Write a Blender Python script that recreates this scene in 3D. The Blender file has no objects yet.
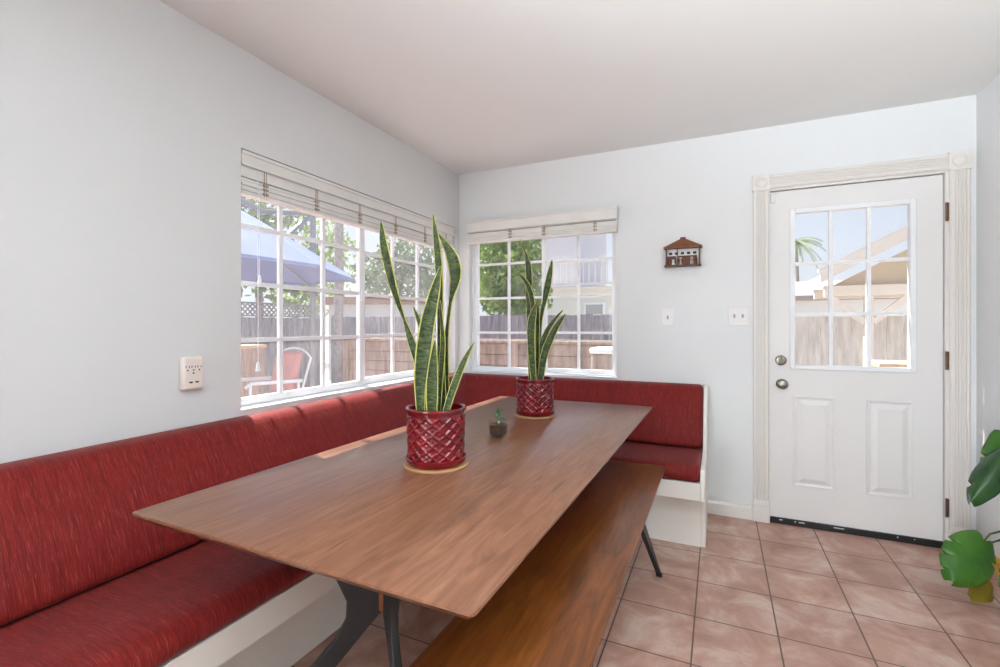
import bpy, bmesh, math, random
from mathutils import Vector, Matrix
random.seed(7)
SC = bpy.context.scene
COL = SC.collection
R = math.radians

# ------------------------------------------------------------------ camera, sky, sun, fill lights, exposure
YAW = R(24.9); CAM_Z = 1.207; FPX = 471.0; HORIZON = 326.0
cam_d = bpy.data.cameras.new('camera'); cam = bpy.data.objects.new('camera', cam_d); COL.objects.link(cam)
cam.location = (0, 0, CAM_Z); cam.rotation_euler = (R(90), 0, YAW)
cam_d.sensor_width = 36; cam_d.lens = 36 * FPX / 1000; cam_d.shift_y = -0.0075; cam_d.clip_start = 0.02; cam_d.clip_end = 300
SC.camera = cam
SC.view_settings.view_transform = 'Standard'; SC.view_settings.look = 'None'
SC.view_settings.gamma = 1; SC.view_settings.use_curve_mapping = False
SC.view_settings.exposure = 0.02

w = bpy.data.worlds.new('sky'); SC.world = w; w.use_nodes = True
nt = w.node_tree; bg = nt.nodes['Background']
tc = nt.nodes.new('ShaderNodeTexCoord'); sp = nt.nodes.new('ShaderNodeSeparateXYZ'); rp = nt.nodes.new('ShaderNodeValToRGB')
nt.links.new(tc.outputs['Generated'], sp.inputs[0]); nt.links.new(sp.outputs['Z'], rp.inputs[0])
rp.color_ramp.elements[0].position = 0.0; rp.color_ramp.elements[0].color = (0.92, 0.95, 1.0, 1)
rp.color_ramp.elements[1].position = 0.7; rp.color_ramp.elements[1].color = (0.42, 0.60, 1.0, 1)
nt.links.new(rp.outputs[0], bg.inputs[0]); bg.inputs[1].default_value = 0.96

sd = bpy.data.lights.new('sun', 'SUN'); sun = bpy.data.objects.new('sun', sd); COL.objects.link(sun)
sd.energy = 14.0; sd.angle = R(0.6); sd.color = (1.0, 0.93, 0.84)
sun.rotation_euler = Vector((0.735, -0.20, -1.045)).to_track_quat('-Z', 'Y').to_euler()
sun.location = (-7, 2, 10)

def area(name, loc, direction, sx, sy, power, col, spread=180):
    d = bpy.data.lights.new(name, 'AREA'); o = bpy.data.objects.new(name, d); COL.objects.link(o)
    d.shape = 'RECTANGLE'; d.size = sx; d.size_y = sy; d.energy = power; d.color = col; d.spread = R(spread)
    o.location = loc; o.rotation_euler = Vector(direction).to_track_quat('-Z', 'Z').to_euler()
    return o
# unseen area lights added behind the camera to brighten walls, floor and ceiling
area('rear_fill', (-1.0, -2.85, 1.10), (0.62, 1, -0.06), 1.7, 1.9, 62, (0.91, 0.965, 1.0), 100)
area('overhead_fill', (-0.2, -1.2, 2.40), (0, 0.1, -1), 1.4, 0.8, 8, (1.0, 0.95, 0.9))
area('ceiling_fill', (0.15, -0.9, 1.30), (0.22, 0.60, 1), 1.2, 0.8, 104, (0.84, 0.945, 1.0), 104)

# ------------------------------------------------------------------ helpers
F = Vector((-math.sin(YAW), math.cos(YAW), 0)); RT = Vector((math.cos(YAW), math.sin(YAW), 0))
def ray(u, v): return F + RT * ((u - 500) / FPX) + Vector((0, 0, 1)) * ((HORIZON - v) / FPX)
def at(u, v, depth): return Vector((0, 0, CAM_Z)) + ray(u, v) * depth

def nb(): return bmesh.new()
def box(bm, x0, x1, y0, y1, z0, z1):
    v = [bm.verts.new(p) for p in ((x0,y0,z0),(x1,y0,z0),(x1,y1,z0),(x0,y1,z0),(x0,y0,z1),(x1,y0,z1),(x1,y1,z1),(x0,y1,z1))]
    for f in ((0,3,2,1),(4,5,6,7),(0,1,5,4),(1,2,6,5),(2,3,7,6),(3,0,4,7)): bm.faces.new([v[i] for i in f])
    return bm
def loft(bm, rings, cap=True):
    rs = [[bm.verts.new(p) for p in r] for r in rings]
    n = len(rs[0])
    for a, b in zip(rs, rs[1:]):
        for i in range(n): bm.faces.new((a[i], a[(i+1) % n], b[(i+1) % n], b[i]))
    if cap:
        bm.faces.new(rs[0][::-1]); bm.faces.new(rs[-1])
    return bm
def prism(bm, pts, fa, fb):
    """polygon pts lofted between two placements"""
    return loft(bm, [[fa(*p) for p in pts], [fb(*p) for p in pts]])
def tube(bm, pts, rad, n=10, flat=None):
    pts = [Vector(p) for p in pts]
    if not isinstance(rad, (list, tuple)): rad = [rad] * len(pts)
    rings = []; ref = None
    for i, p in enumerate(pts):
        t = (pts[min(i+1, len(pts)-1)] - pts[max(i-1, 0)]).normalized()
        if ref is None:
            ref = t.cross(Vector((0, 0, 1)) if abs(t.z) < 0.9 else Vector((1, 0, 0))).normalized()
        a = (ref - t * ref.dot(t)).normalized(); ref = a; b = t.cross(a)
        rings.append([p + (a * math.cos(2*math.pi*k/n) + b * math.sin(2*math.pi*k/n)) * rad[i] for k in range(n)])
    return loft(bm, rings)
def lathe(bm, prof, c=(0,0,0), n=32, fr=None):
    c = Vector(c); rings = []
    for (r, z) in prof:
        rings.append([c + Vector((r*math.cos(2*math.pi*k/n), r*math.sin(2*math.pi*k/n), z)) for k in range(n)])
    return loft(bm, rings)
def disc_y(bm, prof, c, n=24):
    """lathe about the Y axis; prof is (radius, y offset)"""
    c = Vector(c)
    return loft(bm, [[c + Vector((r*math.cos(2*math.pi*k/n), y, r*math.sin(2*math.pi*k/n))) for k in range(n)] for r, y in prof])

def wloc(o):
    p = Vector((0, 0, 0))
    while o is not None: p = p + Vector(o.location); o = o.parent
    return p
def obj(name, bm, mat, parent=None, bevel=0, seg=2, smooth=False, world=True, label=None, origin=None, normals=True):
    """ONE mesh object. Shapes come in room coordinates; the origin is the parent's, or `origin`."""
    off = wloc(parent) if (parent and world) else Vector((0, 0, 0))
    if origin is not None: off = Vector(origin)
    if normals: bmesh.ops.recalc_face_normals(bm, faces=bm.faces[:])
    if off.length: bmesh.ops.translate(bm, verts=bm.verts[:], vec=-off)
    me = bpy.data.meshes.new(name); bm.to_mesh(me); bm.free()
    me.materials.append(mat)
    o = bpy.data.objects.new(name, me); COL.objects.link(o)
    if parent is not None: o.parent = parent
    elif origin is not None: o.location = origin
    if bevel:
        m = o.modifiers.new('bevel', 'BEVEL'); m.width = bevel; m.segments = seg; m.limit_method = 'ANGLE'; m.angle_limit = R(38)
    if smooth or bevel:
        for p in me.polygons: p.use_smooth = True
        try: me.set_sharp_from_angle(angle=R(42))
        except Exception: pass
    if label: o['label'] = label
    return o
def tag(o, label, cat, group=None, kind=None):
    o['label'] = label; o['category'] = cat
    if group: o['group'] = group
    if kind: o['kind'] = kind
    return o
def thing(name, label, cat, loc, group=None):
    o = bpy.data.objects.new(name, None); COL.objects.link(o); o.location = loc; o.empty_display_size = 0.1
    return tag(o, label, cat, group)
def struct(o, label=None, cat=None):
    o['kind'] = 'structure'
    if label: o['label'] = label
    if cat: o['category'] = cat
    return o
def copy_tree(o, parent=None):
    c = o.copy(); COL.objects.link(c)
    if parent is not None: c.parent = parent
    for ch in list(o.children): copy_tree(ch, c)
    return c

# ------------------------------------------------------------------ materials
def srgb(r, g, b):
    f = lambda c: (c/255/12.92) if c/255 <= 0.04045 else ((c/255+0.055)/1.055)**2.4
    return (f(r), f(g), f(b), 1)
class NT:
    def __init__(s, name):
        s.m = bpy.data.materials.new(name); s.m.use_nodes = True; s.t = s.m.node_tree
        s.b = s.t.nodes['Principled BSDF']; s.out = s.t.nodes['Material Output']
    def n(s, kind, **kw):
        x = s.t.nodes.new(kind)
        for k, v in kw.items(): setattr(x, k, v)
        return x
    def l(s, a, b): s.t.links.new(a, b)
    def coords(s, scale=(1,1,1), loc=(0,0,0), out='Object'):
        t = s.n('ShaderNodeTexCoord'); m = s.n('ShaderNodeMapping'); s.l(t.outputs[out], m.inputs[0])
        m.inputs['Scale'].default_value = scale; m.inputs['Location'].default_value = loc
        return m.outputs[0]
    def noise(s, vec, scale, detail=3, rough=0.5, dist=0):
        x = s.n('ShaderNodeTexNoise'); s.l(vec, x.inputs['Vector']); x.inputs['Scale'].default_value = scale
        x.inputs['Detail'].default_value = detail; x.inputs['Roughness'].default_value = rough; x.inputs['Distortion'].default_value = dist
        return x.outputs['Fac']
    def ramp(s, fac, stops):
        x = s.n('ShaderNodeValToRGB'); s.l(fac, x.inputs[0]); e = x.color_ramp.elements
        while len(e) < len(stops): e.new(0.5)
        for i, (p, c) in enumerate(stops): e[i].position = p; e[i].color = c
        return x.outputs[0]
    def mix(s, fac, a, b, mode='MIX'):
        x = s.n('ShaderNodeMix', data_type='RGBA', blend_type=mode)
        for sock, v in ((x.inputs[0], fac), (x.inputs[6], a), (x.inputs[7], b)):
            if hasattr(v, 'is_linked'): s.l(v, sock)
            else: sock.default_value = v
        return x.outputs[2]
    def bump(s, h, strength=0.3, dist=0.005):
        x = s.n('ShaderNodeBump'); x.inputs['Strength'].default_value = strength; x.inputs['Distance'].default_value = dist
        s.l(h, x.inputs['Height']); s.l(x.outputs[0], s.b.inputs['Normal'])
    def fin(s, col=None, rough=0.5, metal=0, spec=0.5):
        if col is not None:
            if hasattr(col, 'is_linked'): s.l(col, s.b.inputs['Base Color'])
            else: s.b.inputs['Base Color'].default_value = col
        s.b.inputs['Roughness'].default_value = rough; s.b.inputs['Metallic'].default_value = metal
        s.b.inputs['Specular IOR Level'].default_value = spec
        return s.m
def plain(name, c, rough=0.5, metal=0, var=0.06, sc=14, bump=0, spec=0.5):
    t = NT(name); v = t.coords(); f = t.noise(v, sc, 4)
    d = tuple(x*(1-var) for x in c[:3])+(1,); u = tuple(min(1, x*(1+var)) for x in c[:3])+(1,)
    col = t.ramp(f, [(0.3, d), (0.7, u)])
    if bump: t.bump(t.noise(v, sc*8, 3), bump, 0.003)
    return t.fin(col, rough, metal, spec)

M = {}
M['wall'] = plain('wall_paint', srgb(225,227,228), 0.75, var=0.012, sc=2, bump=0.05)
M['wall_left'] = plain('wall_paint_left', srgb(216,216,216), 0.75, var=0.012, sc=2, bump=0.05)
M['ceiling'] = plain('ceiling_paint', srgb(231,231,229), 0.85, var=0.012, sc=2, bump=0.06)
M['trim'] = plain('trim_paint', srgb(226,221,216), 0.4, var=0.01)
M['white'] = plain('white_vinyl', srgb(236,238,241), 0.35, var=0.01)
M['door'] = plain('door_paint', srgb(228,226,225), 0.4, var=0.012, sc=4)
M['base_white'] = plain('cream_paint', srgb(232,227,220), 0.45, var=0.02, sc=5)
M['blind'] = plain('blind_slats', srgb(224,222,218), 0.5, var=0.03, sc=8)
M['clip'] = plain('ladder_clip', srgb(168,150,132), 0.5)
M['plastic'] = plain('outlet_plastic', srgb(232,220,212), 0.35, var=0.01)
M['plate'] = plain('switch_plastic', srgb(232,231,230), 0.35, var=0.01)
M['toggle'] = plain('toggle_plastic', srgb(190,182,174), 0.4)
M['dark'] = plain('dark_slots', srgb(40,35,34), 0.6)
M['black_metal'] = plain('black_steel', srgb(20,20,22), 0.5, 0.1, var=0.1, sc=20)
M['nickel'] = plain('satin_nickel', srgb(140,132,124), 0.28, 1.0, var=0.05)
M['bronze'] = plain('bronze_hinge', srgb(110,84,66), 0.4, 0.8, var=0.15, sc=60)
M['rubber'] = plain('black_rubber', srgb(24,24,26), 0.5)
M['yellow_board'] = plain('yellow_oak', srgb(196,150,52), 0.5, var=0.2, sc=9)
M['soil'] = plain('potting_soil', srgb(84,64,50), 0.95, var=0.5, sc=120, bump=0.8)
M['cork'] = plain('pale_wood_coaster', srgb(172,126,88), 0.55, var=0.1, sc=20)
M['scuff'] = plain('scuff_paint', srgb(200,198,194), 0.6)

def glass_mat(name, tint=(0.97,0.98,0.98,1), haze=0.0, ior=1.25):
    t = NT(name); tr = t.n('ShaderNodeBsdfTransparent'); tr.inputs[0].default_value = tint
    gl = t.n('ShaderNodeBsdfGlossy'); gl.inputs['Roughness'].default_value = 0.02
    fr = t.n('ShaderNodeFresnel'); fr.inputs[0].default_value = ior
    geo = t.n('ShaderNodeNewGeometry'); fb = t.n('ShaderNodeMath', operation='SUBTRACT'); fb.inputs[0].default_value = 1; t.l(geo.outputs['Backfacing'], fb.inputs[1])
    fm = t.n('ShaderNodeMath', operation='MULTIPLY'); t.l(fr.outputs[0], fm.inputs[0]); t.l(fb.outputs[0], fm.inputs[1])   # only the entry face reflects
    mx = t.n('ShaderNodeMixShader'); t.l(fm.outputs[0], mx.inputs[0]); t.l(tr.outputs[0], mx.inputs[1]); t.l(gl.outputs[0], mx.inputs[2])
    last = mx.outputs[0]
    if haze:   # washed-out glare of the view, mixed into the pane as pale haze
        df = t.n('ShaderNodeBsdfTranslucent'); df.inputs[0].default_value = (0.95,0.97,1,1)
        f = t.noise(t.coords(), 3, 4)
        mp = t.n('ShaderNodeMath', operation='MULTIPLY'); t.l(f, mp.inputs[0]); mp.inputs[1].default_value = haze*2
        m2 = t.n('ShaderNodeMixShader'); t.l(mp.outputs[0], m2.inputs[0]); t.l(last, m2.inputs[1]); t.l(df.outputs[0], m2.inputs[2]); last = m2.outputs[0]
    t.l(last, t.out.inputs[0]); return t.m
M['pane'] = glass_mat('window_glass', haze=0.035)
M['pane_door'] = glass_mat('door_glass', haze=0.03)
M['jar'] = glass_mat('votive_glass', (0.96,0.97,0.97,1), 0.0, 1.5)

def fabric(name, scale):
    t = NT(name); v = t.coords(scale)
    f1 = t.noise(v, 1.0, 4, 0.65); f2 = t.noise(v, 3.1, 3, 0.6)
    base = t.ramp(f1, [(0.30, srgb(88,17,16)), (0.62, srgb(122,28,25))])
    lightstreak = t.ramp(f2, [(0.57, (0,0,0,1)), (0.76, (0.95,0.95,0.95,1))])
    col = t.mix(lightstreak, base, srgb(170,82,70))
    fine = t.noise(t.coords(), 900, 2)
    t.bump(fine, 0.25, 0.002)
    m = t.fin(col, 0.55, 0, 0.16); t.b.inputs['Sheen Weight'].default_value = 0.05; return m
M['fab_left'] = fabric('red_slub_fabric_side', (7, 210, 6))
M['fab_back'] = fabric('red_slub_fabric_end', (210, 7, 6))

def wood(name, c_dark, c_mid, c_light, plank, rough, seed=0.0, knot=0.5, axis='y'):
    t = NT(name)
    v = t.coords((9, 0.9, 9), (seed, seed*2, 0))
    g = t.noise(v, 3.2, 6, 0.62, 1.6)
    col = t.ramp(g, [(0.28, c_dark), (0.50, c_mid), (0.74, c_light)])
    fineg = t.noise(t.coords((170, 4, 170)), 1, 3)
    col = t.mix(t.ramp(fineg, [(0.35, (0.78,0.74,0.70,1)), (0.65, (1,1,1,1))]), col, (0,0,0,1), 'MIX') if False else t.mix(0.22, col, t.ramp(fineg, [(0.35, (0.70,0.66,0.62,1)), (0.62, (1,1,1,1))]), 'MULTIPLY')
    # planks glued side by side
    tcn = t.n('ShaderNodeTexCoord'); sx = t.n('ShaderNodeSeparateXYZ'); t.l(tcn.outputs['Object'], sx.inputs[0])
    d = t.n('ShaderNodeMath', operation='DIVIDE'); t.l(sx.outputs[0], d.inputs[0]); d.inputs[1].default_value = plank
    fl = t.n('ShaderNodeMath', operation='FLOOR'); t.l(d.outputs[0], fl.inputs[0])
    wn = t.n('ShaderNodeTexWhiteNoise', noise_dimensions='1D'); t.l(fl.outputs[0], wn.inputs['W'])
    col = t.mix(0.55, col, t.ramp(wn.outputs[0], [(0.0, (0.74,0.70,0.68,1)), (1.0, (1.0,1.0,1.0,1))]), 'MULTIPLY')
    # cracks and knots
    k = t.noise(t.coords((22, 1.5, 22), (3+seed, 1, 0)), 1.35, 2, 0.4)
    col = t.mix(t.ramp(k, [(0.735, (0,0,0,1)), (0.76, (knot,knot,knot,1))]), col, srgb(38,24,18))
    return t.fin(col, rough, 0, 0.6)
M['table_wood'] = wood('oak_tabletop', srgb(104,66,46), srgb(126,83,60), srgb(146,104,80), 0.135, 0.28, 0.0)
M['bench_wood'] = wood('honey_bench_wood', srgb(70,34,9), srgb(108,58,19), srgb(136,80,31), 0.118, 0.31, 4.0, 0.7)
M['brown_wood'] = plain('brown_carved_wood', srgb(118,68,36), 0.55, var=0.25, sc=40)
M['dark_brown'] = plain('dark_brown_wood', srgb(84,42,26), 0.55, var=0.25, sc=60)

def tile_mat():
    t = NT('terracotta_tile')
    br = t.n('ShaderNodeTexBrick'); br.offset = 0; br.squash = 1
    t.l(t.coords((1,1,1), (0.09 + 0.3005*20, -2.722 + 0.3035*20, 0)), br.inputs['Vector'])
    br.inputs['Scale'].default_value = 1; br.inputs['Brick Width'].default_value = 0.3005; br.inputs['Row Height'].default_value = 0.3035
    br.inputs['Mortar Size'].default_value = 0.0032; br.inputs['Mortar Smooth'].default_value = 0.15; br.inputs['Bias'].default_value = 0
    br.inputs['Color1'].default_value = (0.86,0.84,0.84,1); br.inputs['Color2'].default_value = (1,1,1,1); br.inputs['Mortar'].default_value = (1,1,1,1)
    v = t.coords()
    c1 = t.noise(v, 5.0, 6, 0.62, 0.6)
    col = t.ramp(c1, [(0.30, srgb(160,118,102)), (0.50, srgb(188,148,132)), (0.70, srgb(212,188,176))])
    col = t.mix(1.0, col, br.outputs['Color'], 'MULTIPLY')
    col = t.mix(br.outputs['Fac'], col, srgb(92,70,62))
    inv = t.n('ShaderNodeMath', operation='SUBTRACT'); inv.inputs[0].default_value = 1; t.l(br.outputs['Fac'], inv.inputs[1])
    t.bump(inv.outputs[0], 0.5, 0.004)
    return t.fin(col, 0.42, 0, 0.45)
M['tile'] = tile_mat()

def glaze():
    t = NT('red_glaze'); f = t.noise(t.coords(), 18, 4)
    col = t.ramp(f, [(0.3, srgb(88,9,17)), (0.7, srgb(124,18,27))])
    m = t.fin(col, 0.16, 0, 0.5); return m
M['glaze'] = glaze()
def snake_leaf():
    t = NT('snake_plant_leaf')
    uv = t.n('ShaderNodeUVMap'); sx = t.n('ShaderNodeSeparateXYZ'); t.l(uv.outputs[0], sx.inputs[0])
    mp = t.n('ShaderNodeMapping'); t.l(uv.outputs[0], mp.inputs[0]); mp.inputs['Scale'].default_value = (1.3, 52, 1)
    band = t.noise(mp.outputs[0], 1.0, 3, 0.6, 0.8)
    green = t.ramp(band, [(0.36, srgb(22,34,14)), (0.50, srgb(48,64,26)), (0.68, srgb(90,102,52))])
    a = t.n('ShaderNodeMath', operation='SUBTRACT'); t.l(sx.outputs[0], a.inputs[0]); a.inputs[1].default_value = 0.5
    b = t.n('ShaderNodeMath', operation='ABSOLUTE'); t.l(a.outputs[0], b.inputs[0])
    edge = t.ramp(b.outputs[0], [(0.42, (0,0,0,1)), (0.46, (1,1,1,1))])
    col = t.mix(edge, green, srgb(180,176,98))
    return t.fin(col, 0.48, 0, 0.35)
M['snake'] = snake_leaf()
def leafmat(name, a, b, rough=0.5, sc=6, trans=0.0):
    t = NT(name); f = t.noise(t.coords(), sc, 4); m = t.fin(t.ramp(f, [(0.3, a), (0.7, b)]), rough)
    if trans:
        tl = t.n('ShaderNodeBsdfTranslucent'); tl.inputs[0].default_value = b
        mx = t.n('ShaderNodeMixShader'); mx.inputs[0].default_value = trans
        t.l(t.b.outputs[0], mx.inputs[1]); t.l(tl.outputs[0], mx.inputs[2]); t.l(mx.outputs[0], t.out.inputs[0])
    return m
M['monstera'] = leafmat('monstera_leaf', srgb(34,82,22), srgb(80,130,42), 0.3, 9, 0.2)
M['monstera_dark'] = leafmat('monstera_leaf_dark', srgb(22,56,28), srgb(46,90,36), 0.25, 9, 0.15)
M['monstera_old'] = leafmat('monstera_leaf_yellowing', srgb(104,98,26), srgb(150,132,40), 0.45, 9, 0.2)
M['stem'] = leafmat('plant_stem', srgb(52,70,40), srgb(80,98,52), 0.5)
M['succulent'] = leafmat('succulent_leaf', srgb(70,96,72), srgb(126,150,118), 0.5, 40)
M['ceramic'] = plain('white_ceramic', srgb(214,210,204), 0.3)
# outdoors
M['ground'] = plain('yard_ground', srgb(176,166,152), 0.9, var=0.12, sc=1.5)
M['pavers'] = plain('pink_patio_pavers', srgb(204,176,168), 0.85, var=0.08, sc=3)
def fence_mat(name, a, b):
    t = NT(name); v = t.coords((5, 5, 0.7)); f = t.noise(v, 3.0, 5, 0.6)
    return t.fin(t.ramp(f, [(0.3, a), (0.7, b)]), 0.85)
M['fence'] = fence_mat('weathered_grey_fence', srgb(104,104,114), srgb(166,164,170))
M['fence_light'] = fence_mat('weathered_pale_fence', srgb(186,182,182), srgb(232,228,226))
M['planter'] = fence_mat('red_brown_boards', srgb(132,112,100), srgb(186,164,150))
M['tan_wood'] = fence_mat('tan_boards', srgb(176,146,116), srgb(214,186,156))
M['canvas_blue'] = leafmat('blue_canopy', srgb(104,120,168), srgb(116,132,180), 0.8, 3, 0.03)
M['grey_metal'] = plain('grey_painted_metal', srgb(128,130,138), 0.4, 0.3)
M['white_metal'] = plain('white_painted_metal', srgb(226,226,228), 0.4)
M['pink_cushion'] = plain('salmon_cushion', srgb(188,114,108), 0.85, var=0.06, sc=8)
M['foliage'] = leafmat('tree_leaves', srgb(60,88,40), srgb(112,138,72), 0.6, 2, 0.25)
M['foliage_bright'] = leafmat('tree_leaves_bright', srgb(88,122,50), srgb(158,182,98), 0.6, 2, 0.25)
M['foliage_grey'] = leafmat('tree_leaves_grey_green', srgb(78,98,70), srgb(124,142,106), 0.6, 2, 0.22)
M['bark'] = plain('tree_bark', srgb(150,144,144), 0.9, var=0.25, sc=12)
M['stucco'] = plain('pale_stucco', srgb(222,222,214), 0.9, var=0.03)
M['stucco_grey'] = plain('grey_stucco', srgb(200,200,206), 0.9, var=0.03)
M['stucco_white'] = plain('white_stucco', srgb(236,240,244), 0.9, var=0.03)
M['roof'] = plain('pinkish_roof', srgb(168,152,152), 0.9, var=0.08, sc=6)
M['red_fascia'] = plain('red_brown_fascia', srgb(150,108,92), 0.8, var=0.06)
M['cover_paint'] = plain('patio_cover_paint', srgb(230,222,214), 0.6, var=0.02)
M['cover_under'] = plain('patio_cover_boards', srgb(204,190,172), 0.7, var=0.05, sc=5)
M['window_dark'] = plain('far_window_glass', srgb(168,172,174), 0.15)
M['palm'] = leafmat('palm_frond', srgb(126,146,116), srgb(172,186,150), 0.6, 2, 0.3)  # greens paled to put the haze of distance into the colour

# ------------------------------------------------------------------ room shell
XL, XR, YB, YF, H, T = -1.913, 1.240, 3.330, -3.0, 2.434, 0.15
WL = (1.405, 3.268, 0.830, 1.995)            # left window opening: y0 y1 z0 z1
WB = (-1.822, -0.645, 0.842, 2.020)          # back window opening: x0 x1 z0 z1
DR = (0.283, 1.112, 2.040)                   # door opening: x0 x1 top

struct(obj('floor', box(nb(), XL-T, XR+T, YF-T, YB+T, -0.12, 0), M['tile']), 'square terracotta tiles with dark grout', 'floor')
struct(obj('ceiling', box(nb(), XL-T, XR+T, YF-T, YB+T, H, H+0.15), M['ceiling']), 'smooth white ceiling', 'ceiling')
b = nb()
for xa, xb, ya in ((XL-0.050, XL, WL[0]), (XL-T, XL-0.050, 1.340)):      # the plaster return laps over the window frame
    box(b, xa, xb, YF, ya, 0, H); box(b, xa, xb, WL[1], YB+T, 0, H)
    box(b, xa, xb, ya, WL[1], 0, WL[2]); box(b, xa, xb, ya, WL[1], WL[3], H)
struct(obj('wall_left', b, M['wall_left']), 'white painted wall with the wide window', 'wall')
b = nb()
box(b, XL, WB[0], YB, YB+T, 0, H); box(b, WB[0], WB[1], YB, YB+T, 0, WB[2]); box(b, WB[0], WB[1], YB, YB+T, WB[3], H)
box(b, WB[1], DR[0], YB, YB+T, 0, H); box(b, DR[0], DR[1], YB, YB+T, DR[2], H); box(b, DR[1], XR, YB, YB+T, 0, H)
struct(obj('wall_back', b, M['wall']), 'white painted wall with the narrow window and the door', 'wall')
struct(obj('wall_right', box(nb(), XR, XR+T, YF, YB+T, 0, H), M['wall']), 'white painted wall at the right edge', 'wall')
struct(obj('wall_front', box(nb(), XL-T, XR+T, YF-T, YF, 0, H), M['wall']))

bb = [(0,0),(0.014,0),(0.014,0.070),(0.008,0.082),(0,0.085)]
struct(obj('baseboard_back', prism(nb(), bb, lambda d, z: (-0.0635, YB-d, z), lambda d, z: (0.1915, YB-d, z)), M['trim']), 'short white baseboard between bench end and door casing', 'baseboard')
struct(obj('baseboard_right', prism(nb(), [(0,0),(0.016,0),(0.016,0.062),(0,0.074)], lambda d, z: (XR-d, -2.9, z), lambda d, z: (XR-d, YB-0.03, z)), M['yellow_board']), 'yellowish wooden baseboard along the right wall', 'baseboard')

# ---- windows
def grid_sash(along, perp, a0, a1, z0, z1, cols, rows, rail, mw, depth, name, parent):
    """sash frame, glazing bars and glass; along 'y' (left wall) or 'x' (back wall); perp = room-side face, going outwards by depth"""
    def bx(bm, s0, s1, q0, q1, p0, p1):
        if along == 'y': box(bm, perp-p1, perp-p0, s0, s1, q0, q1)
        else: box(bm, s0, s1, perp+p0, perp+p1, q0, q1)
    f = nb()
    bx(f, a0, a0+rail, z0, z1, 0, depth); bx(f, a1-rail, a1, z0, z1, 0, depth)
    bx(f, a0+rail, a1-rail, z0, z0+rail, 0, depth); bx(f, a0+rail, a1-rail, z1-rail, z1, 0, depth)
    so = obj(name, f, M['white'], parent, bevel=0.003)
    g0, g1, h0, h1 = a0+rail, a1-rail, z0+rail, z1-rail
    m = nb()
    for i in range(1, cols):
        c = g0 + (g1-g0)*i/cols; bx(m, c-mw/2, c+mw/2, h0, h1, 0.006, depth-0.006)
    for j in range(1, rows):
        c = h0 + (h1-h0)*j/rows; bx(m, g0, g1, c-mw/2, c+mw/2, 0.0075, depth-0.0075)
    obj('glazing_bars', m, M['white'], so)
    g = nb(); bx(g, g0-0.004, g1+0.004, h0-0.004, h1+0.004, depth*0.5-0.002, depth*0.5+0.002)
    obj('glass', g, M['pane'], so)
    return so
# left window
wl = thing('window_1', 'wide white sliding window with divided panes in the left wall', 'window', (XL-0.08, WL[0], WL[2])); struct(wl)
f = nb(); x0, x1 = XL-T, XL-0.055
box(f, x0, x1, 1.3405, 1.356, WL[2], WL[3]); box(f, x0, x1, WL[1]-0.045, WL[1], WL[2], WL[3])
box(f, x0, x1, 1.356, WL[1]-0.045, WL[3]-0.03, WL[3]); box(f, x0, x1, 1.356, WL[1]-0.045, WL[2], WL[2]+0.012)
obj('window_frame', f, M['white'], wl, bevel=0.003)
grid_sash('y', XL-0.058, 1.356, 2.264, 0.843, 1.966, 3, 4, 0.034, 0.021, 0.03, 'sash', wl)
grid_sash('y', XL-0.092, 2.276, 3.232, 0.843, 1.966, 3, 4, 0.040, 0.021, 0.03, 'sash', wl)
obj('window_sill', box(nb(), XL-0.055, XL+0.004, WL[0], WL[1], WL[2], WL[2]+0.008), M['white'], wl, bevel=0.003)
l = nb(); box(l, XL-0.058, XL-0.046, 2.238, 2.254, 1.36, 1.43); obj('latch', l, M['white'], wl, bevel=0.004)
# back window
wb = thing('window_2', 'narrow white sliding window with divided panes in the back wall', 'window', (WB[0], YB+0.08, WB[2])); struct(wb)
f = nb(); y0, y1 = YB+0.05, YB+T
box(f, WB[0], WB[0]+0.022, y0, y1, WB[2], WB[3]); box(f, WB[1]-0.022, WB[1], y0, y1, WB[2], WB[3])
box(f, WB[0]+0.022, WB[1]-0.022, y0, y1, WB[3]-0.025, WB[3]); box(f, WB[0]+0.022, WB[1]-0.022, y0, y1, WB[2], WB[2]+0.014)
obj('window_frame', f, M['white'], wb, bevel=0.003)
grid_sash('x', YB+0.054, -1.800, -1.196, 0.856, 1.998, 2, 4, 0.026, 0.018, 0.03, 'sash', wb)
grid_sash('x', YB+0.086, -1.224, -0.666, 0.856, 1.998, 2, 4, 0.030, 0.018, 0.03, 'sash', wb)
obj('window_sill', box(nb(), WB[0], WB[1], YB-0.006, YB+0.05, WB[2]-0.001, WB[2]+0.007), M['white'], wb, bevel=0.003)

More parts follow.
